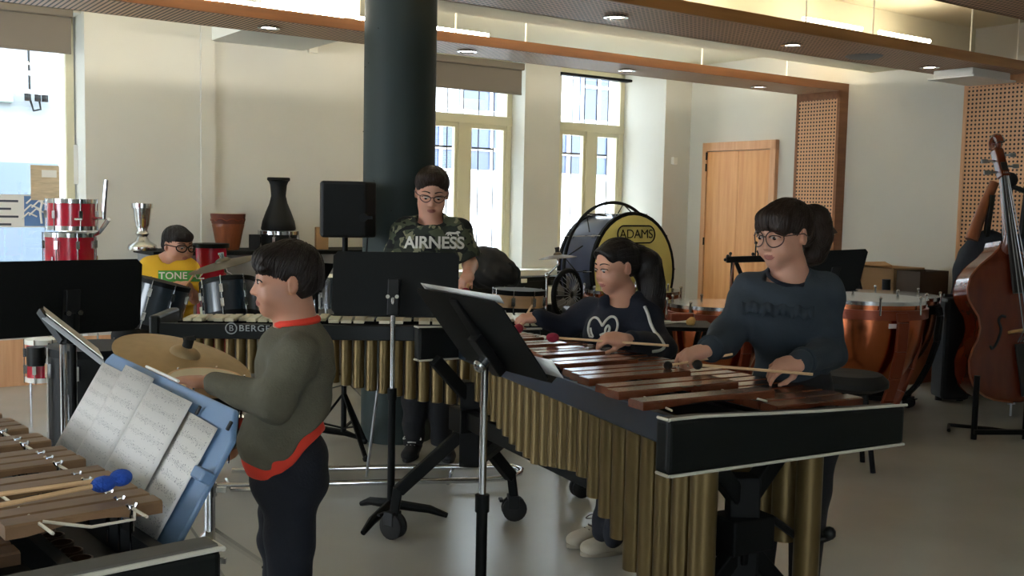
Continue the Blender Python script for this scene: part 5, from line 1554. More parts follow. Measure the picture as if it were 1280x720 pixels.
def tail_locks(pts, radii, m, hair, n=26, seed=3):
    rnd = random.Random(seed); a = MB()
    P = spline(pts, 5); N = len(P); R = np.interp(np.linspace(0, 1, N), np.linspace(0, 1, len(radii)), radii)
    for i in range(n):
        an = 2 * pi * i / n + rnd.uniform(-.1, .1); tw = rnd.uniform(-.5, .5); k0 = rnd.randrange(0, 3); k1 = N - rnd.randrange(0, 4)
        q = []
        for k in range(k0, k1):
            tdir = (P[min(k + 1, N - 1)] - P[max(k - 1, 0)]).normalized(); x, y, _ = frame_from(tdir)
            b = an + tw * k / N; q.append(P[k] + (x * cos(b) + y * sin(b)) * (R[k] * 1.0))
        if len(q) > 3: a.tube(q, [.0065 * (.3 + .7 * sin(pi * min(1, .1 + .88 * k / (len(q) - 1)))) for k in range(len(q))], 5)
    return a.build('hair_locks', m, hair, smooth=True)

class Head:
    """head local frame: x to the person's own left is -x here; y towards the face; z up; unit = chin-to-crown height"""
    def __init__(s, c, f, H, tilt=0.0, up=(0, 0, 1), w=1.0):
        s.c = Vector(c); s.H = H; s.w = w
        f = Vector(f).normalized(); u = Vector(up).normalized()
        s.r = f.cross(u).normalized(); s.u = s.r.cross(f).normalized(); s.f = f
        s.R = np.array([s.r, s.f, s.u]).T
    def p(s, x, y, z): return s.c + (s.r * (x * s.w) + s.f * y + s.u * z) * s.H
    def e(s, c, r, k=.05, op='u', rot=None):
        R = s.R if rot is None else s.R @ np.array(rot)
        return ell(s.p(*c), [q * s.H for q in r], R, k * s.H, op)
    def s_(s, c, r, k=.05, op='u'): return s.e(c, (r, r, r), k, op)
    def cap(s, a, b, ra, rb, k=.05, op='u'): return cap(s.p(*a), s.p(*b), ra * s.H, rb * s.H, k * s.H, op)
    def ops(s, fat=0.0, mouth_open=0.0):
        w = s.w
        o = [s.e((0, -.07, .13), (.335 * w, .42, .365), .02),
             s.e((0, .10, -.14), (.265 * w + fat, .28, .345), .12),
             s.e((0, .02, -.22), (.27 * w + fat, .24, .22), .10),
             s.e((0, .225, -.415), (.11, .095, .08), .10),
             s.e((.145, .205, -.20), (.13 + fat, .13, .14), .08), s.e((-.145, .205, -.20), (.13 + fat, .13, .14), .08),
             s.e((0, .285, .055), (.22, .08, .05), .08),
             s.e((.135, .425, -.02), (.095, .085, .06), .06, 's'), s.e((-.135, .425, -.02), (.095, .085, .06), .06, 's'),
             s.e((.135, .29, -.02), (.085, .085, .07), .02), s.e((-.135, .29, -.02), (.085, .085, .07), .02),
             s.cap((0, .345, .0), (0, .415, -.165), .026, .046, .045),
             s.s_((.046, .378, -.178), .034, .025), s.s_((-.046, .378, -.178), .034, .025),
             s.e((0, .345, -.292), (.084, .046, .022), .022), s.e((0, .335, -.33), (.074, .048, .026), .022),
             s.e((0, .396, -.312), (.084, .03, .0075 + mouth_open), .012, 's')]
        for q in (1, -1):
            ry = np.array(Matrix.Rotation(q * -.35, 3, 'Z'))
            o += [s.e((q * .335, -.06, -.045), (.035, .08, .125), .02, 'u', ry), s.e((q * .315, -.045, -.10), (.03, .05, .06), .02),
                  s.e((q * .375, -.045, -.03), (.022, .045, .08), .02, 's', ry)]
        return o
    def skin_mat(s, P):
        q = (P - np.array(s.c)) @ s.R / s.H
        lip = (np.abs(q[:, 0]) < .095) & (q[:, 1] > .32 - .35 * np.abs(q[:, 0])) & (((q[:, 0] / .095) ** 2 + ((q[:, 2] + .313) / .040) ** 2) < 1)
        return np.where(lip, 1, 0)
    def face(s, parent, look=(0, 1, 0), hair='hair_dark', lid=0.35, brow=1.0):
        lk = Vector(look).normalized(); L = (s.r * lk.x + s.f * lk.y + s.u * lk.z)
        for q in (1, -1):
            RM_ = Matrix((s.r, s.f, s.u)).transposed() @ Matrix.Rotation(-q * .38, 3, 'Z')
            c = s.p(q * .135, .335, -.022)
            a = MB(); a.ball(c, .074 * s.H, 16, (1, .62, .33), RM_)
            a.cur = 1; a.ball(c + L * (.030 * s.H) - s.u * (.004 * s.H), .033 * s.H, 12, (1, .62, .86), RM_)
            a.build('eye', ['eye_white', 'iris'], parent, smooth=True)
            a = MB(); P = [s.p(q * (.135 + .085 * cos(an)), .372 + .012 * sin(an) - .045 * max(0, cos(an)), -.022 + .034 * sin(an)) for an in [pi * i / 8 for i in range(9)]]
            a.tube(P, .0085 * s.H, 6); a.build('eyelid_line', hair, parent, smooth=True)
            a = MB(); P = [s.p(q * x, y, z) for x, y, z in ((.05, .375, .078), (.11, .372, .100), (.17, .34, .100), (.225, .285, .072))]
            a.tube(spline(P, 5), [.015 * s.H * brow * (1 - .03 * i) for i in range(16)], 6); a.build('eyebrow', hair, parent, smooth=True)
    def glasses(s, parent, m, rx=.118, rz=.092, r=.011, cx=.145, y=.43, z=-.03):
        a = MB()
        for q in (1, -1):
            a.tube([s.p(q * (cx + rx * cos(t_)), y - .10 * max(0, cos(t_)) - .012, z + rz * sin(t_) * (1.1 if sin(t_) < 0 else .92)) for t_ in [i * 2 * pi / 28 for i in range(28)]], r * s.H, 6, closed=True)
        g = a.build('glasses', m, parent, smooth=True)
        a = MB(); a.tube([s.p(-.035, y, z + .02), s.p(0, y + .015, z + .035), s.p(.035, y, z + .02)], r * s.H, 6); a.build('bridge', m, g, smooth=True)
        for q in (1, -1):
            a = MB(); a.tube([s.p(q * (cx + rx), y - .10, z + .03), s.p(q * (cx + rx + .05), y - .17, z + .035), s.p(q * .375, .0, z + .04), s.p(q * .36, -.12, z - .02)], r * .9 * s.H, 6); a.build('temple', m, g, smooth=True)
        return g

def hand(w, d, nrm, L, side=1, curl=(.5, .55, .6, .65), thumb=(.8, -.5, .3), grip=1.0, spread=.08):
    """sdf pieces of a hand: w wrist, d direction to the knuckles, nrm out of the back of the hand, L hand length, side: thumb towards +side"""
    w = Vector(w); d = Vector(d).normalized(); n = (Vector(nrm) - d * d.dot(Vector(nrm))).normalized(); s_ = n.cross(d).normalized() * side   # towards thumb
    R = np.array([s_, d, n]).T
    P = L * .50
    o = [ell(w + d * (P * .55), (L * .215, P * .62, L * .105), R, .008), ell(w + d * (P * .35) + s_ * (L * .12) - n * (L * .03), (L * .11, P * .40, L * .10), R, .01),
         ell(w + d * (P * .4) - s_ * (L * .12), (L * .10, P * .42, L * .095), R, .01)]
    ln = (.46, .50, .47, .37); rr = (.050, .052, .049, .043)
    for i in range(4):
        off = (1.5 - i) / 1.5
        b = w + d * (P * (.97 - .05 * abs(off) - (.05 if i == 3 else 0))) + s_ * (off * L * .155) + n * (L * .02)
        dd = (d + s_ * (off * spread)).normalized()
        c = curl[i]; a0 = 0.35 * c; p = b
        for j, fr in enumerate((.46, .30, .24)):
            a0 += c * (0.9 if j else 0.55)
            q = p + (dd * cos(a0) - n * sin(a0)) * (ln[i] * L * fr)
            o.append(cap(p, q, rr[i] * L * (1 - .1 * j), rr[i] * L * (.92 - .1 * j), .004 if j else .006)); p = q
    tb = w + d * (P * .22) + s_ * (L * .15) - n * (L * .04)
    t0 = (s_ * thumb[0] + d * 1.0 + n * thumb[1]).normalized()
    p = tb
    for j, (fr, rd) in enumerate(((.20, .062), (.17, .054), (.14, .048))):
        t1 = (t0 - s_ * (thumb[2] * j) - n * (.18 * grip * j)).normalized()
        q = p + t1 * (L * fr * 1.05); o.append(cap(p, q, rd * L, rd * L * .9, .007)); p = q
    return o

def wrinkle(amp=.004, f=38.0, seed=0.0):
    amp *= 1.7
    return lambda x, y, z: amp * (np.sin(f * (x + .6 * z) + 3 * np.sin(9 * z + seed)) * np.sin(f * .55 * (z - .4 * y) + seed) + .5 * np.sin(f * 1.7 * (z + .5 * x) + seed * 2))

def rimtube(name, c, ex, ey, rx, ry, r, m, parent, n=32):
    c, ex, ey = Vector(c), Vector(ex), Vector(ey)
    a = MB(); a.tube([c + ex * (rx * cos(i * 2 * pi / n)) + ey * (ry * sin(i * 2 * pi / n)) for i in range(n)], r, 8, closed=True)
    return a.build(name, m, parent, smooth=True)

def shoe(toe, heel, r, m, parent, sole='sole', laces=True, lm='dark_brown'):
    toe, heel = Vector(toe), Vector(heel); d = (toe - heel); L = d.length; d.normalize(); u = Vector((0, 0, 1)); s_ = d.cross(u)
    R = np.array([s_, d, u]).T
    h0 = heel.z
    o = [ell(heel + d * (L * .74) + u * .032, (.044, L * .28, .034), R, .02), ell(heel + d * (L * .42) + u * .042, (.038, L * .30, .045), R, .03), ell(heel + d * (L * .18) + u * .05, (.037, L * .19, .055), R, .03),
         cone(heel + d * (L * .2) + u * .05, heel + d * (L * .18) + u * .105, .04, .042, .02), cut(heel + u * .012, -u)]
    b = sdf_obj('shoe', o, .006, m, parent)
    poly = []
    for i in range(20):
        an = 2 * pi * i / 20; x = cos(an); y = sin(an); poly.append(((.043 if y > 0 else .036) * x, L * .5 + L * .52 * y))
    a = MB(); a.prism(poly, heel + u * .001, s_, d, u * .020); a.build('sole', sole, b, bevel=.004)
    if laces:
        a = MB()
        for i in range(4):
            q = heel + d * (L * (.40 + .085 * i)) + u * (.096 - .012 * i); a.tube([q - s_ * .022, q + u * .004 + d * .012, q + s_ * .022], .0035, 6)
        q = heel + d * (L * .38) + u * .10
        a.tube(spline([q, q + s_ * .03 + u * .02, q + s_ * .05 + d * .02, q + s_ * .02 + u * .005]), .003, 6); a.tube(spline([q, q - s_ * .03 + u * .02, q - s_ * .05 + d * .02, q - s_ * .02]), .003, 6)
        a.build('laces', lm, b, smooth=True)
    return b

# ---------------------------------------------------------------- boy in olive, profile, playing the hand drum
dp = 2.86
t = thing('person', 'boy in olive sweater over orange-red shirt, in profile, palm on a hand drum', 'person', (D(360, 600, dp).x, dp, 0))
H = Head(D(357, 350, dp), (-1, -.34, .02), .206)
nk0, nk1 = D(369, 385, dp), D(373, 428, dp + .01)
wr, el, sh = D(262, 478, 2.80), D(342, 503, 2.70), D(370, 446, 2.73)
wr2, el2, sh2 = D(305, 486, 3.0), D(345, 508, 3.02), D(362, 444, 3.00)
pel = D(360, 578, dp)
sk = H.ops() + [cap(nk0, nk1, .052, .058, .03), cap(nk1, pel, .07, .08, .04), cap(sh, el, .035, .032, .03), cap(el, wr, .032, .024, .02), cap(sh2, el2, .035, .032, .03), cap(el2, wr2, .032, .024, .02), cap(nk1, sh, .05, .04, .03), cap(nk1, sh2, .05, .04, .03)]
sk += hand(wr, (-1, 0.06, .06), (0.05, -.12, 1), .135, -1, (.25, .2, .2, .25), (.5, -.25, .1))
sk += hand(wr2, (-1, -.1, -.05), (0, .1, 1), .135, 1, (.5, .5, .55, .6))
sdf_obj('body', sk, .0042, ['skin_olive', 'lip'], t, matfn=H.skin_mat)
H.face(t, (0, 1, .02), 'hair_dark')
hr = [H.e((0, -.075, .16), (.37, .43, .385), .02), H.e((0, -.18, -.05), (.345, .33, .30), .08), H.e((0, .20, .26), (.30, .24, .20), .08), H.e((-.12, .32, .17), (.20, .10, .10), .06), H.e((.1, .31, .19), (.22, .10, .10), .06),
      H.e((0, .56, -.26), (.60, .34, .40), .05, 's'), H.e((0, .50, .0), (.6, .16, .13), .05, 's'), H.e((.45, .19, -.16), (.24, .24, .26), .05, 's'), H.e((-.45, .19, -.16), (.24, .24, .26), .05, 's'),
      H.e((.40, -.05, -.06), (.13, .095, .155), .03, 's'), H.e((-.40, -.05, -.06), (.13, .095, .155), .03, 's'),
      H.e((.36, .05, -.30), (.2, .24, .2), .05, 's'), H.e((-.36, .05, -.30), (.2, .24, .2), .05, 's'), cut(H.p(0, 0, -.33), -H.u - H.f * .5)]
ho = sdf_obj('hair', hr, .004, 'hair_dark', t)
locks(H, ho, 'hair_dark', 170, 1, (.05, -.25, .5))
chest = D(364, 470, dp)
sw = [ell(D(372, 440, dp + .0), (.080, .135, .075), k=.02), cap(D(366, 452, dp), D(360, 552, dp), .100, .108, .05), ell(D(352, 552, dp), (.112, .132, .11), k=.06), ell(D(386, 470, dp), (.055, .11, .10), k=.05),
      cap(sh, el, .060, .052, .035), cap(el, wr + (el - wr) * .10, .052, .036, .025), cap(sh2, el2, .058, .050, .035), cap(el2, wr2 + (el2 - wr2) * .12, .050, .036, .025),
      cone(D(372, 425, dp), D(372, 395, dp), .078, .050, .03, 'u'), cone(nk0 + (nk0 - nk1) * .6, D(369, 418, dp), .050, .056, .012, 's'), cut(D(368, 404, dp), (-.15, 0, 1), (-3, 0, D(368, 425, dp).z), (3, 9, 2)),
      cut(D(352, 566, dp), (-.58, 0, -1), None, None)]
def _fix(ops):  # keep the hem plane off the sleeves
    return ops
_lo, _hi = np.array([D(285, 540, dp).x, 2.5, .4]), np.array([D(430, 500, dp).x, 3.3, D(352, 512, dp).z])
sw[-1] = cut(D(352, 575, dp), Vector((.15, 0, -1)), lo=_lo, hi=_hi)
sw.append(cut(D(368, 562, dp), Vector((1.1, 0, -1)), lo=_lo, hi=_hi))
s_obj = sdf_obj('sweater', sw, .006, 'olive_knit', t, disp=wrinkle(.0022, 46, 1.0))
a_ = MB()
rimtube('collar', D(372, 402, dp), (1, 0, .14), (0, 1, 0), .053, .058, .011, 'red_cloth', t)
ul = [cap(D(360, 540, dp), D(359, 578, dp), .103, .104, .03), ell(D(355, 566, dp), (.108, .130, .08), k=.05), cut(D(352, 588, dp), Vector((.10, 0, -1))), cut(D(372, 571, dp), Vector((1.0, 0, -1))), cut(D(352, 520, dp), (0, 0, 1))]
sdf_obj('undershirt', ul, .006, 'red_cloth', t, disp=wrinkle(.0015, 46, 2.0))
je = []
for y_, px_k, px_f in ((2.79, 362, 366), (2.93, 354, 356)):
    je += [cap(D(360, 575, dp), D(361, 600, y_ * .5 + dp * .5), .088, .088, .05), cap(D(361, 600, y_ * .5 + dp * .5), D(px_k, 668, y_), .088, .064, .03), cap(D(px_k, 668, y_), (D(px_f, 700, y_).x, y_, .10), .064, .05, .03)]
je += [ell(D(377, 600, dp), (.058, .100, .075), k=.05), ell(D(379, 570, dp), (.045, .088, .085), k=.05), cut(D(352, 528, dp), (0, 0, 1)), cut((0, 0, .085), (0, 0, -1))]
sdf_obj('jeans', je, .007, 'denim', t, disp=wrinkle(.003, 40, 3.0))
a = MB(); a.tube([D(372, 592, dp - .10), D(386, 588, dp - .095), D(398, 583, dp - .06)], .0025, 6); a.build('pocket_seam', 'navy_fleece', t)
for y_ in (2.79, 2.93):
    x_ = D(364, 700, y_).x; shoe((x_ - .14, y_, 0), (x_ + .06, y_, 0), .04, 'black_cloth', t)

# ---------------------------------------------------------------- boy in camouflage, facing us, eyes down
dp = 5.70
t = thing('person', 'boy with glasses in a camouflage t-shirt, looking down at his keyboard', 'person', (D(540, 500, dp).x, dp, 0))
H = Head(D(540, 240, dp), (.10, -1, -.30), .255, up=(.06, -.2, 1))
nk = D(538, 272, dp + .03); ch = D(538, 300, dp + .02)
shR, shL = D(506, 291, dp), D(573, 291, dp)
elL, wrL = D(588, 331, dp + .0), D(585, 343, dp - .28)
elR, wrR = D(492, 338, dp - .02), D(520, 372, dp - .35)
pel = D(538, 400, dp + .03)
sk = H.ops() + [cap(D(538, 258, dp + .02), ch, .062, .07, .03), cap(ch, pel, .10, .11, .05), cap(shL, elL, .045, .038, .03), cap(elL, wrL, .040, .030, .02), cap(shR, elR, .045, .038, .03), cap(elR, wrR, .040, .030, .02), cap(ch, shL, .05, .05, .03), cap(ch, shR, .05, .05, .03)]
sk += hand(wrL, (-.05, -.9, -.35), (0, -.2, 1), .165, -1, (.95, 1., 1., 1.), (.6, -.6, .5))
sk += hand(wrR, (.2, -.9, -.1), (0, .1, 1), .165, 1, (.95, 1., 1., 1.), (.6, -.6, .5))
sdf_obj('body', sk, .0055, ['skin_fair', 'lip'], t, matfn=H.skin_mat)
H.face(t, (0, .8, -.5), 'hair_brown'); H.glasses(t, mat('dark_red_frame', (58, 22, 22), .3), .112, .075, .010)
hr = [H.e((0, -.09, .18), (.365, .44, .36), .02), H.e((.02, .10, .38), (.27, .30, .14), .10), H.e((.0, .24, .36), (.25, .17, .14), .06), H.e((0, -.22, -.02), (.335, .30, .28), .06), H.e((0, .58, -.12), (.56, .37, .48), .04, 's'),
      H.e((.46, .12, -.20), (.20, .26, .30), .05, 's'), H.e((-.46, .12, -.20), (.20, .26, .30), .05, 's'), H.e((.40, -.05, -.06), (.13, .10, .15), .03, 's'), H.e((-.40, -.05, -.06), (.13, .10, .15), .03, 's'), cut(H.p(0, 0, -.26), -H.u)]
ho = sdf_obj('hair', hr, .0055, 'hair_brown', t)
locks(H, ho, 'hair_brown', 130, 2, (0, -.3, .5))
sh_ops = [cap(D(538, 296, dp + .02), D(538, 372, dp + .03), .135, .13, .05), cap(shR + Vector((.02, 0, -.01)), shL + Vector((-.02, 0, -.01)), .085, .085, .05), ell(D(538, 318, dp - .02), (.165, .11, .14), k=.05), cap(D(538, 280, dp + .02), D(538, 300, dp), .075, .12, .04),
          cap(shL, elL + (shL - elL) * .12, .078, .078, .04), cap(shR, elR + (shR - elR) * .05, .078, .078, .04), cut(elL + (shL - elL) * .16, elL - shL, lo=(D(566, 300, dp).x, 4, .9), hi=(0.4, 7, 1.3)), cone(D(538, 255, dp), D(538, 285, dp - .03), .07, .080, .01, 's'), cut(D(538, 395, dp), (0, 0, -1))]
cloth = sdf_obj('t_shirt', sh_ops, .008, 'camo', t, disp=wrinkle(.003, 30, 4.0))
rimtube('neckband', D(538, 277, dp - .005), (1, 0, 0), (0, .9, .35), .080, .078, .008, 'black_cloth', t)
bv = bvh_of(cloth)
vs, fs = text_mesh('AIRNESS', .088, .98, .0022)
vs = [(v[0] * 1.0, v[1], 0) for v in vs]
drape('chest_lettering', vs, fs, D(543, 304, dp - .1), (1, 0, .01), (0, .05, 1), bv, 'white_print', t, .009)
cat = [(-.10, .0), (-.09, .012), (-.06, .018), (.02, .016), (.05, .026), (.075, .022), (.085, .012), (.06, .008), (.07, -.012), (.055, -.012), (.045, .002), (-.03, .002), (-.02, -.013), (-.035, -.013), (-.05, .0), (-.065, -.013), (-.08, -.013), (-.075, .002), (-.105, -.008)]
drape('chest_emblem', [(x * .42, y * .75, 0) for x, y in cat], [tuple(range(len(cat)))], D(567, 293, dp - .1), (1, 0, 0), (0, .1, 1), bv, 'white_print', t, .004)
tr_ = []
for x_ in (519, 553): tr_ += [cap(D(538, 395, dp + .03), D(x_, 420, dp + .02), .12, .095, .05), cap(D(x_, 420, dp + .02), D(x_, 500, dp), .085, .07, .03), cap(D(x_, 500, dp), (D(x_ - 2, 560, dp).x, dp, .08), .07, .058, .03)]
sdf_obj('trousers', tr_ + [cut((0, 0, .06), (0, 0, -1))], .01, 'black_cloth', t, disp=wrinkle(.003, 30, 5.0))
for px in (519, 555):
    x_ = D(px, 560, dp).x; shoe((x_ + (.04 if px > 530 else -.03), dp - .18, 0), (x_, dp + .07, 0), .04, 'black_cloth', t, 'black_rubber', True, 'white_plastic')
hc = wrL + Vector((-.02, -.10, -.03))
mallet('mallet', hc + Vector((.02, -.13, -.045)), hc + Vector((.03, .20, .03)), .024, 'crimson', 'birch', 'red mallet in the bare-armed hand of the boy in camouflage', (1, 1, 1.1))

# ---------------------------------------------------------------- girl in navy hoodie with ponytail
dp = 4.20
t = thing('person', 'girl with long dark ponytail in a navy hoodie, playing with crimson mallets', 'person', (D(775, 500, dp).x, dp, 0))
H = Head(D(769, 332, dp), (-.86, -.50, -.16), .212, up=(-.06, -.04, 1))
nk0, ch = D(781, 362, dp + .01), D(776, 396, dp + .02)
shN, shF = D(806, 396, dp - .04), D(737, 392, dp + .12)
elF, wrF = D(706, 408, dp + .10), D(674, 396, dp + .05)
elN, wrN = D(826, 436, 4.02), D(781, 424, 3.70)
pel = D(780, 480, dp + .05)
sk = H.ops() + [cap(nk0, ch, .043, .054, .03), cap(ch, pel, .09, .10, .05), cap(shF, elF, .036, .032, .03), cap(elF, wrF, .032, .022, .02), cap(shN, elN, .036, .032, .03), cap(elN, wrN, .032, .022, .02), cap(ch, shN, .045, .04, .03), cap(ch, shF, .045, .04, .03)]
hF = (-.95, -.20, -.10)
sk += hand(wrF, hF, (.1, -.45, .9), .140, -1, (.75, .95, 1., 1.), (.5, -.7, .5))
sk += hand(wrN, (-.98, -.10, .04), (-.1, -.55, .85), .145, 1, (.75, .85, .9, .95), (.5, -.7, .5))
sdf_obj('body', sk, .0045, ['skin_tan', 'lip'], t, matfn=H.skin_mat)
H.face(t, (0, .8, -.5), 'hair_black')
hr = [H.e((0, -.085, .15), (.36, .445, .375), .02), H.e((0, -.22, -.02), (.34, .30, .28), .06), H.e((0, .20, .24), (.29, .20, .16), .06), H.e((0, .58, -.13), (.56, .38, .54), .05, 's'), H.e((.45, .19, -.12), (.22, .24, .34), .05, 's'), H.e((-.45, .19, -.12), (.22, .24, .34), .05, 's'),
      H.e((.40, -.04, -.06), (.13, .10, .155), .03, 's'), H.e((-.40, -.04, -.06), (.13, .10, .155), .03, 's'), cut(H.p(0, -.2, -.24), -H.u)]
hr += [H.s_((0, -.50, .06), .13, .10)]
pt = [D(797, 318, dp + .06), D(808, 330, dp + .05), D(814, 355, dp + .02), D(816, 380, dp - .01), D(811, 412, dp - .03)]
for (p, q, r0_, r1_) in zip(pt[:-1], pt[1:], (.042, .056, .052, .042), (.056, .052, .042, .018)): hr.append(cap(p, q, r0_, r1_, .03))
ho = sdf_obj('hair', hr, .0045, 'hair_black', t)
locks(H, ho, 'hair_black', 150, 3, (0, -.52, .1), r=.008)
tail_locks(pt, (.042, .056, .054, .046, .020), 'hair_black', ho)
a = MB(); a.tube([H.p(.10 * cos(q * pi / 8), -.545 + .02 * cos(q), .07 + .10 * sin(q * pi / 8)) for q in range(16)], .008, 6, closed=True); a.build('hair_band', 'black_cloth', t, smooth=True)
a = MB(); a.ball(H.p(.355, -.0, -.21), .006, 8); a.build('earring', 'chrome', t, smooth=True)
hd = [cap(D(778, 402, dp + .03), pel, .105, .115, .05), cap(shF, shN, .062, .066, .05), ell(D(768, 418, dp - .02), (.125, .10, .10), k=.05), cap(D(780, 382, dp + .04), D(778, 396, dp + .02), .070, .085, .03),
      cap(shF, elF, .058, .050, .04), cap(elF, wrF + (elF - wrF) * .06, .050, .036, .02), cap(shN, elN, .060, .056, .04), cap(elN, wrN + (elN - wrN) * .15, .054, .036, .02),
      ell(D(794, 381, dp + .06), (.085, .07, .055), k=.03), cap(D(760, 377, dp - .02), D(800, 376, dp + .0), .034, .04, .02), cone(D(783, 345, dp), D(776, 384, dp - .02), .046, .050, .01, 's')]
cloth = sdf_obj('hoodie', hd, .006, 'navy_fleece', t, disp=wrinkle(.003, 40, 6.0))
bv = bvh_of(cloth)
vz = (D(755, 405, dp) - EYEP).normalized() * -1
lp = [(737, 421), (735, 412), (737, 402), (742, 397), (747, 398), (751, 404), (753, 407), (757, 401), (763, 396), (769, 397), (772, 404), (771, 412), (767, 418), (762, 419), (757, 416), (757, 411), (760, 407), (762, 410), (760, 416), (755, 417), (750, 419)]
drape_line('heart_loops', spline([D(x, y, dp - .12) for x, y in lp], 4), bv, vz, .0050, 'white_print', t, .003)
drape_line('heart_loops', spline([D(x, y, dp - .12) for x, y in ((738, 410), (739, 416), (741, 421), (737, 421))], 4), bv, vz, .0042, 'white_print', t, .003)
drape_line('sleeve_braid', spline([D(x, y, dp - .12) for x, y in ((806, 383), (810, 393), (813, 405), (818, 416), (824, 425), (827, 432), (822, 436), (812, 437), (796, 436))], 4), bv, vz, .0068, 'white_print', t, .003)
drape_line('watch', [D(x, y, 3.6) for x, y in ((789, 423), (791, 427), (792, 432), (792, 437))], bv, vz, .008, 'black_rubber', t, .002)
tr_ = []
for x_, y_, px in ((.62, dp + .02, 0), (.50, dp + .06, 1)):
    ft = G(768, 672, .10) if px == 0 else G(752, 664, .10)
    tr_ += [cap(pel, Vector((pel.x + (.05 if px == 0 else -.05), y_, .80)), .105, .09, .05), cap(Vector((pel.x + (.05 if px == 0 else -.05), y_, .80)), Vector(((pel.x + ft.x) / 2 + .02, (y_ + ft.y) / 2, .48)), .085, .062, .03), cap(Vector(((pel.x + ft.x) / 2 + .02, (y_ + ft.y) / 2, .48)), ft, .062, .040, .03)]
sdf_obj('trousers', tr_, .008, 'denim', t, disp=wrinkle(.003, 40, 7.0))
h1, t1 = G(784, 690, 0), G(729, 695, 0); t1.z = h1.z = 0
shoe(t1 + (t1 - h1) * .05, h1, .04, 'shoe_white', t)
h2, t2 = G(765, 678, 0), G(709, 685, 0); t2.z = h2.z = 0
shoe(t2, h2, .04, 'shoe_white', t)
gF = wrF + Vector(hF).normalized() * .075 + Vector((0, -.01, -.02))
tipF = D(648, 411, dp - .02)
mallet('mallet', tipF, gF + (gF - tipF).normalized() * .19, .020, 'crimson', 'birch', 'crimson mallet raised in the outstretched hand of the ponytailed girl', (1, 1, 1.15), .0045)
gN = wrN + Vector((-.075, -.02, -.018)); tipN = D(691, 422, 3.70)
mallet('mallet', tipN, D(836, 432, 3.66), .018, 'crimson', 'birch', 'crimson mallet held level across the bars by the ponytailed girl', (1, 1, 1.3), .0045)

# ---------------------------------------------------------------- girl in slate sweatshirt with glasses
dp = 3.44
t = thing('person', 'girl with glasses in a slate sweatshirt with chest ruffle, standing at the marimba', 'person', (D(985, 500, dp).x, dp, 0))
H = Head(D(979, 292, dp), (-.80, -.60, -.10), .222, up=(-.04, -.02, 1))
nk0, ch = D(990, 328, dp + .01), D(985, 366, dp + .03)
shR, shL = D(940, 366, dp + .05), D(1029, 366, dp + .0)
elR, wrR = D(905, 426, dp - .06), D(886, 437, dp - .20)
elL, wrL = D(1036, 440, dp - .02), D(1000, 453, dp - .30)
pel = D(990, 480, dp + .06)
sk = H.ops() + [cap(nk0, ch, .044, .056, .03), cap(ch, pel, .09, .10, .05), cap(shR, elR, .038, .033, .03), cap(elR, wrR, .033, .023, .02), cap(shL, elL, .038, .033, .03), cap(elL, wrL, .033, .023, .02), cap(ch, shR, .045, .04, .03), cap(ch, shL, .045, .04, .03)]
hR_, hL_ = (-.92, -.30, -.18), (-.93, -.30, -.12)
sk += hand(wrR, hR_, (.05, -.35, .95), .145, -1, (.65, .9, 1., 1.), (.5, -.7, .5))
sk += hand(wrL, hL_, (.0, -.45, .9), .150, 1, (.55, .75, .8, .85), (.5, -.7, .5))
sdf_obj('body', sk, .0042, ['skin_fair', 'lip'], t, matfn=H.skin_mat)
H.face(t, (0, 1, -.1), 'hair_brown'); H.glasses(t, mat('tortoise_frame', (62, 34, 26), .3), .125, .115, .009)
hr = [H.e((0, -.085, .15), (.365, .445, .375), .02), H.e((0, -.22, -.02), (.345, .30, .28), .06), H.e((0, .20, .24), (.30, .22, .18), .06), H.e((0, .30, .14), (.24, .10, .10), .05), H.e((.17, .25, .10), (.11, .12, .13), .04), H.e((-.17, .25, .10), (.11, .12, .13), .04),
      H.e((0, .56, -.27), (.60, .30, .345), .04, 's'), H.e((.45, .17, -.20), (.22, .22, .24), .05, 's'), H.e((-.45, .17, -.20), (.22, .22, .24), .05, 's'), H.e((.40, -.04, -.06), (.13, .10, .155), .03, 's'), H.e((-.40, -.04, -.06), (.13, .10, .155), .03, 's'), cut(H.p(0, -.2, -.22), -H.u)]
hr += [H.s_((0, -.50, .10), .12, .10)]
pt = [D(1009, 268, dp + .10), D(1020, 274, dp + .12), D(1023, 295, dp + .10), D(1017, 318, dp + .07), D(1004, 326, dp + .05)]
for (p, q, r0_, r1_) in zip(pt[:-1], pt[1:], (.034, .044, .044, .034), (.044, .044, .034, .012)): hr.append(cap(p, q, r0_, r1_, .025))
hr += [cap(D(1017, 316, dp + .07), D(1028, 322, dp + .08), .03, .010, .02)]
ho = sdf_obj('hair', hr, .0042, 'hair_brown', t)
locks(H, ho, 'hair_brown', 170, 4, (0, -.30, .45), r=.009)
tail_locks(pt, (.034, .044, .044, .036, .014), 'hair_brown', ho, 24, 5)
a = MB(); a.tube([H.p(.09 * cos(q * pi / 8), -.52, .10 + .09 * sin(q * pi / 8)) for q in range(16)], .007, 6, closed=True); a.build('hair_band', 'black_cloth', t, smooth=True)
a = MB(); a.tube([H.p(.36, .02 + .03 * cos(q), -.22 + .045 * sin(q)) for q in [i * pi / 6 for i in range(12)]], .002, 5, closed=True); a.build('earring', 'chrome', t, smooth=True)
so = [cap(D(985, 376, dp + .03), pel, .115, .125, .05), cap(shR, shL, .062, .062, .06), ell(D(982, 400, dp - .02), (.14, .105, .12), k=.05), cap(D(989, 352, dp + .03), D(986, 370, dp + .03), .068, .10, .04),
      cap(shR, elR, .062, .056, .04), cap(elR, wrR + (elR - wrR) * .10, .054, .038, .02), cap(shL, elL, .060, .054, .04), cap(elL, wrL + (elL - wrL) * .06, .056, .040, .02),
      cone(D(993, 310, dp), D(981, 356, dp - .04), .060, .066, .01, 's')]
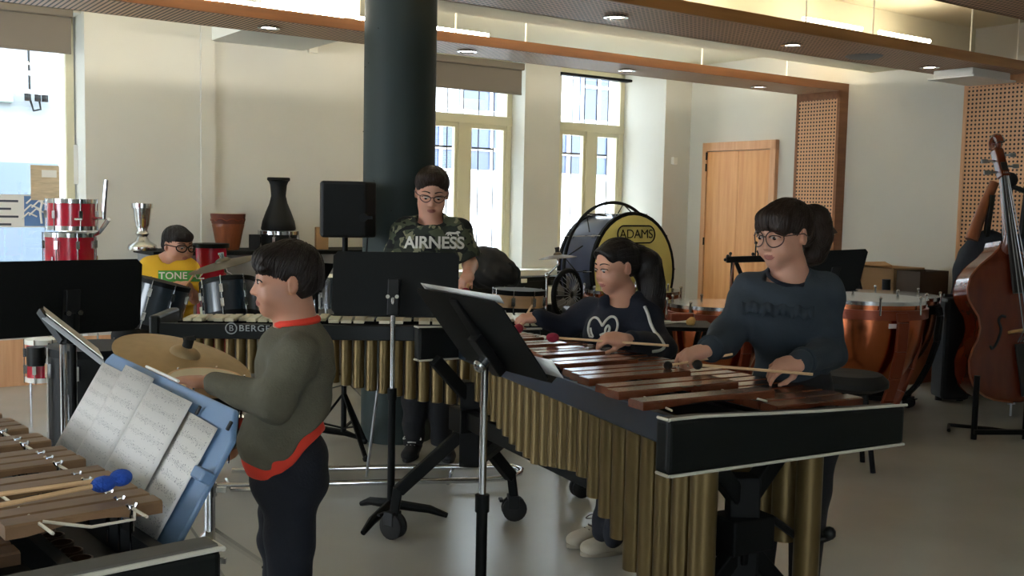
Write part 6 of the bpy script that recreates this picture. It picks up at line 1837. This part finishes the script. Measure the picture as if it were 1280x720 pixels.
cloth = sdf_obj('sweatshirt', so, .0055, 'slate_fleece', t, disp=wrinkle(.0026, 36, 8.0))
bv = bvh_of(cloth); vz = (D(980, 390, dp) - EYEP).normalized() * -1
rimtube('neckband', D(984, 346, dp - .012), (.96, .05, -.10), (.05, .9, .38), .066, .066, .007, 'navy_fleece', t)
# ruffle: a gathered strip across the chest
a = MB(); N = 90; rows = []
for i in range(N + 1):
    f = i / N; px = 926 + 92 * f; py = 376 + 9 * f + 2 * sin(f * 30)
    top = bv.ray_cast(D(px, py, dp - .12) + vz * .2, -vz)[0] or D(px, py, dp - .12)
    bot = bv.ray_cast(D(px, py + 14 + 1.5 * sin(f * 46), dp - .12) + vz * .2, -vz)[0] or D(px, py + 13, dp - .12)
    rows.append((top + vz * .006, (top + bot) / 2 + vz * (.011 + .0025 * sin(f * 66)), bot + vz * (.014 + .0045 * sin(f * 66 + .6))))
vs = [p for r_ in rows for p in r_]; fs = []
for i in range(N):
    for j in range(2): fs.append((i * 3 + j, i * 3 + j + 1, (i + 1) * 3 + j + 1, (i + 1) * 3 + j))
a.add(vs, fs); a.build('ruffle', 'slate_fleece', t, smooth=True, solid=.002)
for w_, e_ in ((wrR, elR), (wrL, elL)):
    x, y, d = frame_from(w_ - e_); rimtube('cuff', w_ + (e_ - w_) * .10, x, y, .036, .036, .009, 'slate_fleece', t)
tr_ = []
for dx_ in (-.08, .08): tr_ += [cap(pel, pel + Vector((dx_, .02, -.18)), .12, .10, .05), cap(pel + Vector((dx_, .02, -.18)), Vector((pel.x + dx_, dp + .08, .45)), .095, .07, .03), cap(Vector((pel.x + dx_, dp + .08, .45)), Vector((pel.x + dx_, dp + .10, .09)), .07, .05, .03)]
sdf_obj('trousers', tr_, .01, 'black_cloth', t)
for dx_ in (-.08, .08): shoe((pel.x + dx_ - .12, dp - .02, 0), (pel.x + dx_ + .02, dp + .16, 0), .04, 'black_cloth', t)
gR = wrR + Vector(hR_).normalized() * .08 + Vector((0, -.01, -.022)); tipR = D(835, 457, dp - .26)
mallet('mallet', tipR, gR + (gR - tipR).normalized() * .17, .014, 'black_yarn', 'birch', 'black-headed mallet in the lower outstretched hand of the girl with glasses', (1, 1, 1), .004)
tipL = D(872, 456, dp - .32); gL = D(957, 462, dp - .36)
mallet('mallet', tipL, D(1016, 468, dp - .36), .015, 'black_yarn', 'birch', 'black-headed mallet lying level under the near hand of the girl with glasses', (1, 1, 1), .0045)

# ---------------------------------------------------------------- boy in yellow at the drum kit
dp = 7.15
t = thing('person', 'boy with glasses in a yellow t-shirt seated at the drum kit', 'person', (D(212, 400, dp).x, dp, 0))
H = Head(D(223, 306, dp), (.80, -.60, -.12), .250, w=1.08)
ch = D(208, 338, dp + .02); shR, shL = D(188, 341, dp - .02), D(232, 340, dp + .02)
elR, wrR = D(190, 375, dp - .1), D(222, 357, dp - .22)
elL, wrL = D(243, 372, dp - .08), D(236, 362, dp - .24)
pel = D(208, 408, dp + .05)
sk = H.ops(.03) + [cap(D(216, 324, dp + .02), ch, .062, .075, .03), cap(ch, pel, .12, .13, .05), cap(shR, elR, .05, .042, .03), cap(elR, wrR, .042, .032, .02), cap(shL, elL, .05, .042, .03), cap(elL, wrL, .042, .032, .02)]
sk += hand(wrR, (.9, -.3, .2), (-.3, -.3, .9), .16, -1, (.9, 1., 1., 1.)) + hand(wrL, (-.1, -.9, -.1), (0, .2, 1), .16, 1, (.9, 1, 1, 1))
sdf_obj('body', sk, .0065, ['skin_olive', 'lip'], t, matfn=H.skin_mat)
H.face(t, (0, .9, -.3), 'hair_black'); H.glasses(t, 'black_satin', .125, .098, .016)
hr = [H.e((0, -.09, .16), (.375, .44, .37), .02), H.e((0, -.22, -.05), (.345, .28, .24), .06), H.e((0, .20, .25), (.30, .22, .17), .06), H.e((0, .57, -.22), (.60, .30, .38), .03, 's'), H.e((.46, .17, -.19), (.21, .24, .30), .04, 's'), H.e((-.46, .17, -.19), (.21, .24, .30), .04, 's'), H.e((.40, -.04, -.06), (.13, .10, .15), .03, 's'), H.e((-.40, -.04, -.06), (.13, .10, .15), .03, 's'), cut(H.p(0, 0, -.2), -H.u)]
ho = sdf_obj('hair', hr, .0065, 'hair_black', t)
locks(H, ho, 'hair_black', 110, 6)
to = [cap(D(208, 346, dp + .02), pel, .165, .18, .06), cap(shR, shL, .09, .09, .06), ell(D(212, 365, dp - .05), (.17, .14, .18), k=.06), cap(shR, elR + (shR - elR) * .15, .09, .085, .05), cap(shL, elL + (shL - elL) * .2, .085, .08, .05), cone(D(217, 315, dp), D(211, 334, dp - .02), .068, .074, .01, 's')]
cloth = sdf_obj('t_shirt', to, .009, 'yellow_tee', t, disp=wrinkle(.003, 26, 9.0))
bv = bvh_of(cloth)
vz = (D(215, 345, dp) - EYEP).normalized() * -1; exs = Vector((0, 0, 1)).cross(vz).normalized(); eys = vz.cross(exs)
g_ = MB(); g_.grid(16, 4, lambda u, v: Vector((-.135 + .27 * u, -.038 + .076 * v, 0)))
drape('print_panel', [tuple(v) for v in g_.v], g_.f, D(224, 345, dp - .1), exs, eys, bv, 'green_print', t, .005)
vs, fs = text_mesh('TONE AZ', .066, 1.05, .001)
drape('print_lettering', vs, fs, D(227, 345, dp - .1), exs, eys, bv, 'white_print', t, .009)
tr_ = []
for dx_ in (-.14, .14): tr_ += [cap(pel + Vector((dx_ * .5, 0, -.05)), pel + Vector((dx_, -.40, -.02)), .11, .08, .05), cap(pel + Vector((dx_, -.40, -.02)), Vector((pel.x + dx_, pel.y - .38, .10)), .08, .05, .03)]
sdf_obj('trousers', tr_, .012, 'black_cloth', t)
for dx_ in (-.14, .14): shoe((pel.x + dx_, pel.y - .56, 0), (pel.x + dx_, pel.y - .33, 0), .04, 'black_cloth', t, laces=False)
a = MB(); a.cyl(wrR + Vector((.03, -.05, -.06)), wrR + Vector((.16, -.08, .12)), .008, 8, .006); tag(a.build('drum_stick', 'pale_wood', smooth=True), 'wooden drum stick in the fist of the boy in yellow', 'drum stick')
c = pel - Vector((0, 0, .24))
s_ = thing('drum_stool', 'round drum stool under the boy in yellow', 'stool', (c.x, c.y, 0))
a = MB(); a.lathe([(0, .0), (.17, -.01), (.18, -.05), (.15, -.08), (0, -.08)], c, n=28); a.build('seat', 'black_bag', s_, smooth=True)
legs3(s_, Vector((c.x, c.y, 0)), c.z - .08, .2, cz=.22)
# ================================================================== light and camera
w = bpy.data.worlds.new('World'); SC.world = w; w.use_nodes = True
bg = w.node_tree.nodes['Background']
bg.inputs[0].default_value = (0.80, 0.90, 1.0, 1); bg.inputs[1].default_value = 6.0
cam = bpy.data.cameras.new('camera'); co = bpy.data.objects.new('camera', cam); COL.objects.link(co)
cam.sensor_width = 36; cam.lens = FPX / 1280 * 36; cam.clip_start = 0.02; cam.clip_end = 200
mw = Matrix((RT, UP, -FW)).transposed().to_4x4(); mw.translation = EYEP
co.matrix_world = mw
SC.camera = co
SC.view_settings.view_transform = 'Standard'; SC.view_settings.look = 'None'
SC.view_settings.exposure = 1.72; SC.view_settings.gamma = 1.0; SC.view_settings.use_curve_mapping = False

# repeats share a group
GROUPS = {'timpani': 'timpani behind the players', 'downlight': 'ceiling spots in the wooden strips', 'music_stand': 'black music stands', 'tom_drum': 'drum kit toms and stacked toms',
          'sheet_music': 'printed music and loose sheets on the stands', 'mallet': 'keyboard mallets', 'goblet_drum': 'goblet drums on the cupboard', 'snare_drum': 'snare drums', 'cymbal': 'cymbals on stands',
          'storage_box': 'boxes on the side shelf', 'tube_roll': 'tubes and rolls on the side shelf', 'roller_blind': 'window blinds', 'window_grille': 'window grilles', 'overhead_cable': 'cables outside the window',
          'person': 'children playing percussion', 'floor_tom': 'floor drums', 'wall_sensor': 'wall sensors'}
for o in SC.objects:
    if o.parent is None and o.get('category') and not o.get('group'):
        g = GROUPS.get(o.name.split('.')[0])
        if g: o['group'] = g
